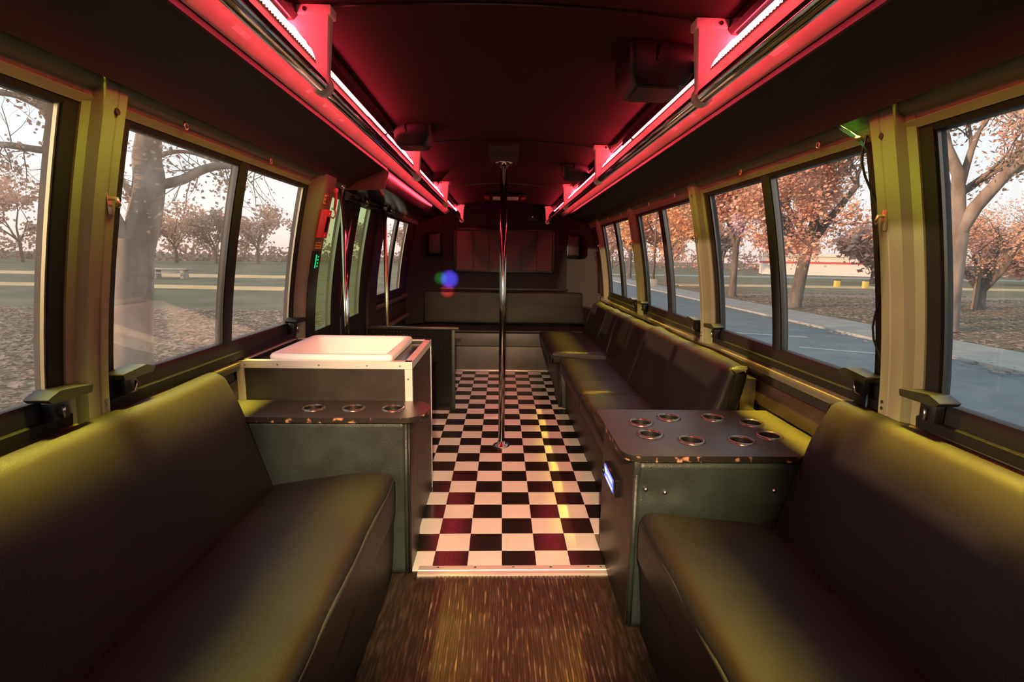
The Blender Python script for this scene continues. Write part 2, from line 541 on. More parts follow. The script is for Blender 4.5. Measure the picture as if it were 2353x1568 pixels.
def window(n, s, y0, y1, label, glass='window_glass', split=True, latches=(0.06, -0.06), rings=(0.18, 0.62)):
    t = struct('window_%d' % n, label, 'window', (XC+s*1.2, (y0+y1)/2, ZS))
    wrail('sill_frame', 'black_rubber', s, [(ZS-0.01, -0.03), (ZS-0.01, 0.024), (ZS+0.02, 0.026), (ZS+0.024, 0.016), (ZG0-0.012, 0.014), (ZG0, 0.004), (ZG0, -0.03)], y0, y1, t)
    wrail('head_frame', 'black_rubber', s, [(ZG1-0.004, -0.03), (ZG1-0.004, 0.004), (ZG1+0.016, 0.008), (ZG1+0.016, -0.03)], y0, y1, t)
    j = 0.045
    for a, b in ((y0, y0+j), (y1-j, y1)):
        wslab('jamb', 'black_rubber', s, a, b, ZG0-0.01, ZG1+0.01, -0.03, 0.006, t)
    for a in (y0+j, y1-j-0.008):
        wslab('glazing_bead', 'bead' if s > 0 else 'brass', s, a, a+0.006, ZG0, ZG1, -0.008, 0.001, t)  # left beads: gold sun glint put into the metal colour
    mid = (y0+y1)/2
    if split:
        wloft('mullion', 'black_rubber', s, [(mid-0.03, -0.03), (mid-0.03, 0.004), (mid-0.012, 0.014), (mid+0.020, 0.014), (mid+0.032, 0.002), (mid+0.032, -0.03)], ZG0-0.006, ZG1+0.01, t)
        wslab('mullion_bead', 'bead', s, mid-0.036, mid-0.030, ZG0, ZG1, -0.02, 0.002, t)
        panes = [(y0+j, mid-0.03), (mid+0.03, y1-j)]
    else:
        panes = [(y0+j, y1-j)]
    for (a, b) in panes:
        wslab('pane', glass, s, a, b, ZG0-0.002, ZG1+0.002, -0.012, -0.008, t)
    for l in latches:
        latch(t, s, (y0+l) if l > 0 else (y1+l), ZG0-0.03, 1 if l > 0 else -1)
    for q in rings:
        yy = y0+(y1-y0)*q
        c = wp(s, yy, ZH-0.028, 0.030)
        pts = [(c[0], c[1]+0.009*math.cos(a*math.pi/5), c[2]+0.011*math.sin(a*math.pi/5)) for a in range(10)]
        MB().tube(pts+[pts[0]], 0.0028, 6).build('hanging_ring', 'brass', t, 'all')
window(1, 1, 0.05, 1.415, 'nearest window on the road side showing the tall sycamore and sidewalk')
window(2, 1, 1.575, 2.895, 'two-pane window behind the cup holder console showing orange trees and road')
window(3, 1, 3.065, 4.37, 'two-pane window above the long seat showing the bright orange tree')
window(4, 1, 4.53, 5.88, 'last narrow-looking two-pane window above the raised seat', latches=(0.06,))
window(5, 1, -1.45, -0.12, 'window beside the camera on the road side')
window(6, -1, 0.05, 1.39, 'nearest window on the park side with gold glinting bead')
window(7, -1, 1.525, 2.93, 'two-pane window showing the thick sycamore trunk on the park side')
window(8, -1, 4.80, 6.05, 'small dark two-pane window behind the entry door', latches=())
window(9, -1, -1.45, -0.12, 'window beside the camera on the park side')
wslab('blank_post', 'wall_dark', -1, 6.05, YR, ZS, ZH, -0.04, 0.01, bpy.data.objects['wall_left'])
wslab('blank_post', 'wall_dark', -1, 4.52, 4.80, -0.05, ZH, -0.04, 0.03, bpy.data.objects['wall_left'])
wslab('blank_post', 'wall_dark', 1, 6.05, YR, ZS, ZH, -0.04, 0.01, bpy.data.objects['wall_right'])
for s, wn in ((-1, 'wall_left'), (1, 'wall_right')):
    wslab('blank_post', 'wall_dark', s, YF-0.05, -1.45, -0.05, ZH, -0.04, 0.02, bpy.data.objects[wn])

# ceiling
def drop(y): return 0.0085*(y-1.4)
ceil = struct('ceiling', 'black cloth lined bus ceiling with thin metal seams', 'ceiling')
def cz(u): return 2.003 - 0.075*(u/0.62)**2*0.45
rings = []
for y in [YF + (YR-YF)*k/12 for k in range(13)]:
    low = [(XC+u, y, cz(u)-max(0, drop(y))*abs(u)/0.62) for u in [-0.64+1.28*k/24 for k in range(25)]]
    high = [(XC+u, y, 2.05) for u in (0.64, -0.64)]
    rings.append(low+high)
MB().rings(rings).build('ceiling_panel', 'ceiling_cloth', ceil, True)
for y in (1.493, 3.106, 4.90, 6.35):
    pts = [(XC+u, y, cz(u)-max(0, drop(y))*abs(u)/0.62-0.001) for u in [-0.56+1.12*k/20 for k in range(21)]]
    MB().rings([[(p[0], p[1]-0.007, p[2]+0.002), (p[0], p[1]-0.004, p[2]-0.004), (p[0], p[1]+0.004, p[2]-0.004), (p[0], p[1]+0.007, p[2]+0.002)] for p in pts]).build('ceiling_seam', 'black_gloss', ceil, True)
for s in (-1, 1):
    def sec(y):
        d = max(-0.02, drop(y))
        return d
    ys = [YF + (YR-YF)*k/16 for k in range(17)]
    cv = [(0.728, 1.902), (0.80, 1.875), (0.88, 1.838), (0.945, 1.797), (0.980, 1.766), (0.988, 1.758), (0.994, 1.760), (0.998, 1.800), (1.085, 1.800)]
    bk = [(1.085, 2.02), (0.728, 2.02)]
    MB().rings([[(XC+s*u, y, z-(sec(y) if u < 0.9 and z < 2 else 0)) for u, z in cv+bk] for y in ys]).build('cove_panel', 'cove_vinyl', ceil, True)
    bd = [(0.620, 1.975), (0.620, 1.960), (0.634, 1.953), (0.658, 1.944), (0.684, 1.930), (0.708, 1.912), (0.728, 1.890), (0.738, 1.888), (0.744, 1.897), (0.744, 1.95), (0.70, 1.975)]
    MB().rings([[(XC+s*u, y, z-sec(y)) for u, z in bd] for y in ys]).build('cove_edge_band', 'band_paint', ceil, True)
    for yy, ln in ((1.95, 0.03), (2.12, 0.035), (2.32, 0.05), (1.45, 0.08)):
        z = 1.914-sec(yy)
        MB().rings([[(XC+s*0.704, yy, z-0.0005), (XC+s*0.718, yy, z-0.009), (XC+s*0.717, yy, z-0.011), (XC+s*0.703, yy, z-0.0025)],
                    [(XC+s*0.704, yy+ln, z-0.0005), (XC+s*0.718, yy+ln, z-0.009), (XC+s*0.717, yy+ln, z-0.011), (XC+s*0.703, yy+ln, z-0.0025)]]).build('paper_label', 'white_print', ceil)
MB().box(XC-1.1, XC+1.1, YF, YR, 2.06, 2.10).build('roof_skin', 'wall_dark', ceil)

# rear wall
rear = struct('wall_rear', 'dark padded rear wall of the bus', 'wall', (XC, YR, 0))
MB().box(XC-1.24, XC+1.24, YR, YR+0.06, -0.05, 2.1).build('padded_panel', 'rear_cloth', rear)
for s in (-1, 1):
    MB().rings([[(XC+s*0.80, 6.70, z), (XC+s*1.0, 6.62, z), (XC+s*1.2, 6.40, z), (XC+s*1.2, 6.72, z), (XC+s*0.80, 6.72, z)] for z in (0.5, 1.95)]).build('corner_panel', 'rear_cloth', rear, True)
MB().box(XC-1.0, XC+1.0, 6.69, 6.72, 0.915, 0.945).build('wall_ledge', 'wall_dark', rear, True, 0.004)
# front wall with windscreen opening, behind the camera
fr = struct('wall_front', 'front bulkhead of the bus around the windscreen behind the camera', 'wall', (XC, YF, 0))
MB().box(XC-1.2, XC+1.2, YF-0.06, YF, -0.05, 1.0).build('dash_panel', 'wall_dark', fr)
MB().box(XC-1.2, XC+1.2, YF-0.06, YF, 1.50, 2.1).build('header_panel', 'wall_dark', fr)
for s in (-1, 1):
    MB().box(XC+s*1.0-0.20, XC+s*1.0+0.20, YF-0.06, YF, 1.0, 1.5).build('front_pillar', 'wall_dark', fr)
MB().box(XC-0.8, XC+0.8, YF-0.035, YF-0.030, 1.0, 1.5).build('windscreen', 'window_glass', fr)

# rear window with blinds
wr_ = struct('window_10', 'rear window covered by dark closed slat blinds', 'window', (XC, YR, 1.15))
for (a, b, c_, d_) in ((-0.60, 0.665, 1.655, 1.685), (-0.60, 0.665, 1.14, 1.165), (-0.60, -0.575, 1.14, 1.685), (0.64, 0.665, 1.14, 1.685)):
    box('window_frame', 'black_plastic', a, b, YR-0.03, YR, c_, d_, wr_, 0.004)
MB().box(-0.575, 0.64, YR-0.004, YR-0.001, 1.165, 1.655).build('pane', 'black_gloss', wr_)
mb = MB()
z = 1.178
while z < 1.65:
    mb.rings([[(-0.565, YR-0.020, z-0.007), (-0.565, YR-0.012, z+0.010), (-0.565, YR-0.011, z+0.0095), (-0.565, YR-0.019, z-0.0075)],
              [(0.63, YR-0.020, z-0.007), (0.63, YR-0.012, z+0.010), (0.63, YR-0.011, z+0.0095), (0.63, YR-0.019, z-0.0075)]])
    z += 0.0185
tag(mb.build('slat', 'blinds', wr_), kind='stuff')
for xx in (-0.36, -0.16, 0.04, 0.24, 0.44):
    MB().box(xx-0.006, xx+0.006, YR-0.0235, YR-0.0215, 1.17, 1.655).build('ladder_tape', 'dark_print', wr_)

# entry door on the left
door = struct('door_1', 'dark folding entry door with two tall green tinted panes', 'door', (XC-1.2, 3.85, -0.05))
for a, b in ((3.14, 3.22), (3.64, 3.80), (3.86, 3.99), (4.36, 4.52)):
    wloft('door_stile', 'black_rubber', -1, [(a, -0.05), (a, -0.005), (a+(b-a)*0.3, 0.012), (b-(b-a)*0.2, 0.012), (b, -0.005), (b, -0.05)], -0.05, ZH, door)
for a, b in ((3.22, 3.64), (3.99, 4.36)):
    wslab('pane', 'door_glass', -1, a, b, 0.86, 1.70, -0.032, -0.028, door)
    wslab('door_bottom', 'black_plastic', -1, a, b, -0.05, 0.86, -0.05, -0.01, door)
    wslab('door_top', 'black_plastic', -1, a, b, 1.70, ZH, -0.05, -0.01, door)
    wslab('pane_bead', 'steel', -1, b-0.006, b, 0.86, 1.70, -0.03, -0.012, door)
MB().tube([wp(-1, 3.83, 0.9, -0.01), wp(-1, 3.83, 1.3, -0.006), wp(-1, 3.83, 1.7, -0.006)], 0.012, 8).build('edge_seal', 'steel', door, 'all')
# decal on the first door pane
mb = MB()
for k, (dy, h) in enumerate(((0, .016), (.014, .010), (.03, .016), (.042, .014), (.056, .008))):
    a = wp(-1, 3.47+dy, 1.62, -0.027); b = wp(-1, 3.478+dy, 1.62+h, -0.027)
    mb.box(a[0]-0.0005, a[0]+0.0005, a[1], b[1], a[2], b[2])
mb.build('pane_decal', 'dark_print', door)

# door pillar
pil = struct('trim_9', 'olive painted box pillar beside the entry door carrying the red alarm', 'pillar', (XC-1.15, 3.03, 0.85))
def pil_ring(z, s=-1):
    i = 0.055 + 0.02*max(0, (z-1.2)/0.55)
    return [wp(s, 2.93, z, -0.03), wp(s, 2.93, z, 0.01), wp(s, 2.955, z, i-0.008), wp(s, 2.965, z, i), wp(s, 3.14, z, i), wp(s, 3.15, z, i-0.01), wp(s, 3.15, z, -0.03)]
MB().rings([pil_ring(z) for z in zl(0.85, ZH+0.02)]).build('pillar_cover', 'taupe_paint', pil, True)
MB().rings([[wp(-1, 2.985, z, pi_-0.002), wp(-1, 2.985, z, pi_+0.004), wp(-1, 3.13, z, pi_+0.004), wp(-1, 3.13, z, pi_-0.002)] for z, pi_ in [(z, 0.055+0.02*max(0, (z-1.2)/0.55)) for z in zl(0.86, 1.36)]]).build('pillar_face', 'black_plastic', pil, True)

# red alarm box on the pillar
def pface(z): return XC-(hw(z)-(0.055+0.02*max(0, (z-1.2)/0.55)))
al = thing('emergency_alarm', 'red plastic emergency door release box with orange handle on the olive pillar', 'alarm box', (pface(1.45), 3.05, 1.42))
def skew_box(name, m, y0, y1, z0, z1, d0, d1, parent, bev=0.004):
    mb = MB()
    mb.rings([[(pface(z)+d0, y0, z), (pface(z)+d1, y0, z), (pface(z)+d1, y1, z), (pface(z)+d0, y1, z)] for z in (z0, z1)])
    return mb.build(name, m, parent, True, bev)
skew_box('housing', 'red_plastic', 2.985, 3.085, 1.43, 1.585, 0.0, 0.035, al, 0.004)
skew_box('dark_slot', 'black_gloss', 3.015, 3.06, 1.462, 1.548, 0.033, 0.037, al, 0.001)
screw(al, (pface(1.445)+0.035, 3.03, 1.445), 'x', 0.006, m='brass')
skew_box('switch_plate', 'orange_plastic', 3.00, 3.06, 1.615, 1.665, 0.0, 0.006, al, 0.001)
for zz in (1.624, 1.643):
    skew_box('green_mark', 'green_print', 3.005, 3.022, zz, zz+0.013, 0.006, 0.0075, al, 0.0004)
for yy in (3.032, 3.040, 3.048):
    skew_box('print_line', 'dark_print', yy, yy+0.004, 1.62, 1.66, 0.006, 0.0072, al, 0.0003)
h0 = Vector((pface(1.70)+0.03, 3.075, 1.695))
MB().lathe([(0.013, -0.01), (0.016, 0.0), (0.013, 0.010)], h0, 'y', 12).build('handle_knob', 'orange_plastic', al, 'all')
MB().tube([h0, h0+Vector((-0.002, 0.005, -0.05)), h0+Vector((-0.010, 0.005, -0.095))], 0.008, 8).build('handle', 'red_plastic', al, 'all')
MB().tube([h0+Vector((-0.010, 0.005, -0.09)), h0+Vector((-0.008, 0.010, -0.135)), h0+Vector((-0.020, 0.0, -0.152)), h0+Vector((-0.03, -0.02, -0.145)), h0+Vector((-0.035, -0.035, -0.12))], 0.005, 8).build('cable_loop', 'brass', al, 'all')
lab = thing('exit_label', 'yellow warning label under the red alarm box', 'label', (pface(1.38), 3.06, 1.36))
skew_box('label_sheet', 'yellow_label', 3.0, 3.10, 1.372, 1.408, 0.0045, 0.0058, lab, 0.0003)
for k in range(4):
    skew_box('print_line', 'dark_print', 3.008+0.022*k, 3.024+0.022*k, 1.393, 1.402, 0.0058, 0.0064, lab, 0.0001)
    skew_box('print_line', 'dark_print', 3.006+0.021*k, 3.020+0.021*k, 1.378, 1.386, 0.0058, 0.0064, lab, 0.0001)
gl = thing('glow_sign', 'small glowing green exit marker low on the olive pillar', 'sign', (pface(1.3), 3.06, 1.25))
skew_box('sign_plate', 'black_plastic', 3.03, 3.11, 1.258, 1.345, 0.004, 0.007, gl, 0.0008)
skew_box('glow_bar', 'exit_green', 3.034, 3.052, 1.262, 1.338, 0.007, 0.0085, gl, 0.0005)
for k in range(4):
    skew_box('glow_print', 'exit_green', 3.066+0.004*(k % 2), 3.088, 1.268+0.018*k, 1.277+0.018*k, 0.007, 0.0076, gl, 0.0001)

# overhead door housing
hd = thing('door_operator_cover', 'black half-round housing under the cove above the entry door', 'housing', (-0.9, 4.3, 1.72))
prof = [(-1.07, 1.755), (-1.02, 1.795), (-0.96, 1.835), (-0.88, 1.866), (-0.80, 1.880), (-0.72, 1.882), (-0.715, 1.85), (-0.73, 1.80), (-0.745, 1.757), (-0.80, 1.748), (-1.06, 1.742)]
MB().prism(prof, 3.46, 5.55).build('housing_body', 'black_gloss', hd, True)
MB().prism([(x*1.0, z) for x, z in prof], 3.445, 3.46).build('end_cap', 'rail_paint', hd, True)  # cap lighter than the body: yellow light put into its colour
# horizontal bars above the door
for yy, y2, lb, x0 in ((3.62, 3.98, 'short horizontal grab bar under the housing above the entry door', -1.035), (4.1, 4.75, 'longer thin bar above the second door pane', -1.02)):
    b = thing('door_bar', lb, 'grab bar', (x0, yy, 1.70))
    MB().tube([(x0, yy, 1.705), (x0+0.03, (yy+y2)/2, 1.708), (x0+0.05, y2, 1.708)], 0.011, 10).build('bar', 'black_gloss', b, 'all')
    for q, xx in ((yy+0.01, x0), (y2-0.01, x0+0.05)):
        MB().tube([(xx, q, 1.70), (xx-0.01, q, 1.75)], 0.014, 10).build('bar_end', 'brass', b, 'all')
# vertical grab poles
for nm, x0, y0, z0, z1, mm, lb in (('pole', -1.0, 3.42, 0.0, 1.775, 'chrome', 'chrome vertical grab pole beside the entry door pillar'),
                              ('pole', -0.985, 4.545, 0.0, 1.738, 'brass', 'brass-coloured vertical grab pole behind the entry steps')):
    g = thing('grab_pole', lb, 'grab pole', (x0, y0, z0))
    MB().tube([(x0, y0, z0), (x0, y0, z1)], 0.016, 14).build('pole_tube', mm, g, 'all')
    MB().lathe([(0.035, 0), (0.035, 0.006), (0.018, 0.02)], (x0, y0, z0), 'z', 16).build('floor_flange', mm, g, 'all')
    MB().lathe([(0.018, -0.03), (0.028, -0.01), (0.028, 0)], (x0, y0, z1), 'z', 16).build('top_flange', mm, g, 'all')

# diamond plate barrier
dp = thing('modesty_panel', 'black diamond plate barrier standing behind the entry steps', 'panel', (-0.75, 4.48, 0))
MB().box(-1.14, -0.42, 4.475, 4.495, 0, 0.715).build('plate', 'black_gloss', dp)
mb = MB()
for i in range(24):
    for j in range(25):
        x = -1.12+i*0.029; z = 0.02+j*0.028
        a = 0.009; b = 0.0035
        if (i+j) % 2: a, b = b, a
        mb.add([(x-a, 4.475, z-a), (x+b, 4.475, z-b), (x+a, 4.475, z+a), (x-b, 4.475, z+b), (x, 4.4725, z)] if not (i+j) % 2 else
               [(x-b, 4.475, z+b), (x+a-b*0, 4.475, z-a), (x+b, 4.475, z-b), (x-a, 4.475, z+a), (x, 4.4725, z)] if False else
               [(x-0.009, 4.475, z+0.009), (x-0.0035, 4.475, z-0.0035), (x+0.009, 4.475, z-0.009), (x+0.0035, 4.475, z+0.0035), (x, 4.4725, z)],
               [(0, 1, 4), (1, 2, 4), (2, 3, 4), (3, 0, 4)])
tag(mb.build('diamond_stud', 'black_gloss', dp), kind='stuff')
box('edge_trim', 'vinyl_grey', -0.425, -0.395, 4.468, 4.502, 0, 0.72, dp, 0.004)
box('top_rail', 'laminate', -1.14, -0.36, 4.46, 4.52, 0.715, 0.738, dp, 0.006)

# ------------------------------------------------------------------ pole in the aisle
pl = thing('dance_pole', 'chrome floor to ceiling pole in the middle of the checker aisle', 'pole', (0.012, 3.615, 0))
MB().tube([(0.012, 3.615, 0.0), (0.010, 3.615, 1.0), (0.008, 3.615, 1.96)], 0.0225, 24).build('pole_tube', 'dark_chrome', pl, 'all')
MB().lathe([(0.062, 0.0), (0.062, 0.005), (0.046, 0.012), (0.032, 0.020), (0.025, 0.034)], (0.012, 3.615, 0.0), 'z', 28).build('floor_flange', 'steel', pl, 'all')
MB().lathe([(0.026, -0.03), (0.045, -0.012), (0.055, -0.006), (0.055, 0.0)], (0.008, 3.615, 1.962), 'z', 28).build('ceiling_flange', 'chrome', pl, 'all')
box('mounting_block', 'brown_panel', -0.085, 0.095, 3.10, 3.70, 1.962, 2.003, pl, 0.004)

# ------------------------------------------------------------------ benches in the foreground
def bench(s, y0, y1, label, ufront, seatlab):
    b = thing('bench_seat', label, 'bench', (XC+s*0.8, (y0+y1)/2, 0), 'long vinyl benches facing the aisle')
    X = lambda u: XC+s*u
    o_ = ufront
    seat = round_poly([(X(o_), 0.30), (X(o_-0.005), 0.485), (X(o_+0.14), 0.480), (X(0.93), 0.43), (X(0.99), 0.40), (X(0.99), 0.30)], [0.02, 0.055, 0.08, 0.10, 0.02, 0.01], 5)
    cushion('seat_cushion', seat, y0, y1, 'vinyl', b, 0.05, 44, 0.006, 3.2, seed=s*3)
    back = round_poly([(X(0.925), 0.38), (X(1.035), 0.76), (X(1.10), 0.880), (X(1.155), 0.888), (X(1.153), 0.38)], [0.05, 0.14, 0.06, 0.02, 0.01], 6)
    cushion('backrest', back, y0, y1, 'vinyl', b, 0.05, 44, 0.005, 2.8, seed=s*9)
    # front skirt
    sk = round_poly([(X(o_+0.03), 0.0), (X(o_+0.008), 0.31), (X(0.95), 0.31), (X(0.95), 0.0)], 0.004, 2)
    cushion('skirt', sk, y0+0.01, y1-0.005, 'vinyl', b, 0.006, 40, 0.005, 4.0, seed=s*5)
    # piping along the front edge of the seat
    MB().tube([(X(o_+0.001)-s*0.001, y0+0.05+(y1-y0-0.1)*k/30, 0.452+0.003*math.sin(k*1.3)) for k in range(31)], 0.0055, 8).build('piping', 'piping', b, 'all')
    return b
bench(-1, -0.55, 2.042, 'long black vinyl bench beside the white sink cabinet', 0.452, '')
bench(1, -0.55, 1.712, 'long black vinyl bench in front of the eight-cup console', 0.462, '')

# ------------------------------------------------------------------ cup holders
def cup(x, y, z, r, parent):
    c = MB().lathe([(r-0.006, 0.001), (r-0.004, 0.005), (r+0.001, 0.007), (r+0.006, 0.005), (r+0.008, 0.0)], (x, y, z), 'z', 28, cap=False).build('cup_holder', 'steel_dark', parent, 'all')
    MB().lathe([(r-0.005, 0.003), (r-0.007, -0.03), (r-0.012, -0.075), (0.001, -0.076)], (x, y, z), 'z', 24, cap=False).build('cup_well', 'cup_black', c, 'all')
mat('steel_dark', (0.22, 0.20, 0.17), 0.25, 0.9)

# console on the right
c = thing('cup_console', 'vinyl fronted console with eight cup holders and worn rounded top', 'console', (0.82, 2.0, 0))
zt = 0.672
outl = round_poly([(0.432, 1.715), (1.215, 1.715), (1.215, 2.275), (0.432, 2.275)], [0.075, 0.005, 0.005, 0.05], 8)
cups = [(.588, 2.085), (.728, 2.157), (.922, 2.157), (1.058, 2.088), (.586, 1.94), (.725, 1.873), (.916, 1.871), (1.055, 1.931)]
plate_holes('top_board', outl, [(x, y, 0.044) for x, y in cups], zt-0.022, zt, 'laminate', c)
MB().rings([[(x, y, zt-0.0225) for x, y in outl], [(x, y, zt-0.0015) for x, y in outl]], cap=False).build('worn_edge', 'board_edge', c)
ob = bpy.data.objects[c.children[-1].name]; ob.scale = (1.0, 1.0, 1.0)
for i, v in enumerate(ob.data.vertices):
    d = Vector((v.co.x-0.82, v.co.y-1.99, 0)); v.co += d.normalized()*0.0012
for x, y in cups: cup(x, y, zt, 0.044, c)
MB().box(0.472, 0.492, 1.735, 2.262, 0, zt-0.022).build('aisle_panel', 'brown_panel', c, True, 0.002)
MB().box(0.492, 1.18, 2.24, 2.262, 0, zt-0.022).build('far_panel', 'brown_panel', c)
MB().box(0.492, 1.18, 1.76, 1.775, 0, zt-0.022).build('backing_board', 'brown_panel', c)
pf = [(1.735, 0.02), (1.735, zt-0.03), (1.742, zt-0.024), (1.76, zt-0.024), (1.76, 0.02)]
mb = MB()
nx, nz = 40, 26
grid = []
for i in range(nx+1):
    for j in range(nz+1):
        x = 0.492+0.69*i/nx; z = 0.0+(zt-0.03)*j/nz
        dimp = 0
        for bx_, bz_ in ((0.520, 0.540), (0.590, 0.528), (0.985, 0.535)):
            dimp += 0.010*math.exp(-((x-bx_)**2+(z-bz_)**2)/0.0016)
        y = 1.733 + dimp - 0.006*math.sin(math.pi*j/nz) + 0.002*noise.noise(Vector((x*9, z*9, 1)))
        grid.append((x, y, z))
fs = [(i*(nz+1)+j, (i+1)*(nz+1)+j, (i+1)*(nz+1)+j+1, i*(nz+1)+j+1) for i in range(nx) for j in range(nz)]
mb.add(grid, fs)
mb.rings([[(0.492, 1.735, 0), (0.492, 1.735, zt-0.03), (0.492, 1.76, zt-0.03), (0.492, 1.76, 0)], [(1.202, 1.735, 0), (1.202, 1.735, zt-0.03), (1.202, 1.76, zt-0.03), (1.202, 1.76, 0)]]) if False else None
vp_ = mb.build('vinyl_panel', 'vinyl_grey', c, 'all', fix=False)
so_ = vp_.modifiers.new('thick', 'SOLIDIFY'); so_.thickness = 0.02; so_.offset = -1
for bx_, bz_ in ((0.520, 0.540), (0.590, 0.528), (0.985, 0.535)):
    MB().lathe([(0.009, 0.004), (0.009, -0.002), (0.006, -0.007), (0.001, -0.008)], (bx_, 1.737, bz_), 'y', 12).build('stud', 'steel', c, 'all')
MB().tube([(0.483, 1.731, 0.012), (0.483, 1.731, 0.3), (0.482, 1.731, 0.60)], 0.010, 10).build('edge_piping', 'vinyl_grey', c, 'all')
box('corner_wrap', 'vinyl_grey', 0.470, 0.496, 1.722, 1.748, 0.585, zt-0.024, c, 0.006)

st = thing('stereo_faceplate', 'glowing blue car stereo faceplate on the console side', 'car stereo', (0.465, 2.0, 0.42))
box('body', 'black_gloss', 0.447, 0.474, 1.905, 2.11, 0.425, 0.497, st, 0.005)
MB().box(0.4452, 0.4475, 1.925, 2.095, 0.437, 0.489).build('screen', 'display_blue', st)
for a, b, z0, z1 in ((2.045, 2.088, 0.462, 0.482), (1.945, 2.03, 0.466, 0.480), (1.935, 2.06, 0.442, 0.450)):
    MB().box(0.4446, 0.4453, a, b, z0, z1).build('lit_segment', 'display_white', st)
MB().lathe([(0.016, 0), (0.016, -0.012), (0.013, -0.014)], (0.447, 2.093, 0.46), 'x', 16).build('volume_knob', 'black_plastic', st, 'all')

# console on the left
c = thing('cup_ledge', 'narrow vinyl fronted ledge with three cup holders before the white sink cabinet', 'console', (-0.76, 2.18, 0))
zt = 0.70
outl = round_poly([(-1.16, 2.045), (-0.36, 2.045), (-0.300, 2.11), (-0.298, 2.22), (-0.345, 2.292), (-1.16, 2.292)], [0.002, 0.03, 0.06, 0.06, 0.03, 0.002], 6)
cups = [(-.79, 2.172), (-.623, 2.174), (-.456, 2.172)]
plate_holes('top_board', outl, [(x, y, 0.043) for x, y in cups], zt-0.022, zt, 'laminate', c)
oo = MB().rings([[(x, y, zt-0.0225) for x, y in outl], [(x, y, zt-0.0015) for x, y in outl]], cap=False).build('worn_edge', 'board_edge', c)
for v in oo.data.vertices:
    d = Vector((v.co.x+0.75, (v.co.y-2.17)*4, 0)); v.co += d.normalized()*0.0012
for x, y in cups: cup(x, y, zt, 0.043, c)
MB().box(-0.388, -0.372, 2.09, 2.295, 0, zt-0.022).build('aisle_panel', 'brown_panel', c, True, 0.002)
mb = MB(); grid = []
for i in range(nx+1):
    for j in range(nz+1):
        x = -1.16+0.77*i/nx; z = (zt-0.024)*j/nz
        y = 2.075 - 0.005*math.sin(math.pi*j/nz) + 0.003*noise.noise(Vector((x*8, z*8, 4)))
        grid.append((x, y, z))
mb.add(grid, fs)
vp_ = mb.build('vinyl_panel', 'vinyl_grey', c, 'all', fix=False)
so_ = vp_.modifiers.new('thick', 'SOLIDIFY'); so_.thickness = 0.02; so_.offset = -1
MB().tube([(-0.388, 2.072, 0.005), (-0.386, 2.072, 0.4), (-0.384, 2.072, 0.676)], 0.008, 8).build('edge_piping', 'vinyl_grey', c, 'all')
MB().tube([(-0.376, 2.078, 0.005), (-0.374, 2.078, 0.4), (-0.372, 2.078, 0.676)], 0.007, 8).build('edge_piping', 'vinyl', c, 'all')

# sink cabinet
c = thing('sink_cabinet', 'black cabinet with bright aluminium corner trim around a white sink', 'cabinet', (-0.77, 2.61, 0))
x0, x1, y0, y1, zt = -1.155, -0.395, 2.297, 2.935, 0.875
MB().box(x0, x1, y0, y0+0.018, 0, zt).build('front_panel', 'laminate', c)
MB().box(x1-0.018, x1, y0+0.018, y1-0.018, 0, zt).build('aisle_panel', 'brown_panel', c)
MB().box(x0, x0+0.018, y0+0.018, y1-0.018, 0, zt).build('wall_panel', 'laminate', c)
MB().box(x0, x1, y1-0.018, y1, 0, zt).build('back_panel', 'laminate', c)
def angle_x(name, xa, xb, yo, zo, sgn):   # L strip along x
    mb = MB(); t = 0.003; wdt = 0.030
    pr = [(yo, zo), (yo, zo-wdt), (yo-sgn*t, zo-wdt), (yo-sgn*t, zo+t), (yo+sgn*wdt, zo+t), (yo+sgn*wdt, zo)]
    mb.rings([[(xa, y, z) for y, z in pr], [(xb, y, z) for y, z in pr]])
    return mb.build(name, 'aluminium', c)
def angle_y(name, ya, yb, xo, zo, sgn):
    mb = MB(); t = 0.003; wdt = 0.030
    pr = [(xo, zo), (xo, zo-wdt), (xo-sgn*t, zo-wdt), (xo-sgn*t, zo+t), (xo+sgn*wdt, zo+t), (xo+sgn*wdt, zo)]
    mb.rings([[(x, ya, z) for x, z in pr], [(x, yb, z) for x, z in pr]])
    return mb.build(name, 'aluminium', c)
e1 = angle_x('top_trim', x0, x1, y0, zt, 1)
angle_x('top_trim', x0, x1, y1, zt, -1)
angle_y('top_trim', y0-0.002, y1, x1, zt, -1)
angle_y('top_trim', y0, y1, x0, zt, 1)
for (xa, sgn, ya) in ((x1, -1, y0), (x0, 1, y0), (x1, -1, y1)):
    s2 = 1 if ya == y0 else -1
    t = 0.003; wd = 0.030
    pr = [(xa, ya), (xa+sgn*wd, ya), (xa+sgn*wd, ya-s2*t), (xa-sgn*t, ya-s2*t), (xa-sgn*t, ya+s2*wd*0.4), (xa, ya+s2*wd*0.4)]
    MB().rings([[(x, y, 0.0) for x, y in pr], [(x, y, zt-0.031) for x, y in pr]]).build('corner_trim', 'aluminium', c)
for xs in (-1.12, -0.98, -0.80, -0.59, -0.445):
    screw(c, (xs, y0-0.003, zt-0.015), 'y', 0.0042)
screw(c, (x1-0.015, y0-0.003, 0.80), 'y', 0.0042)
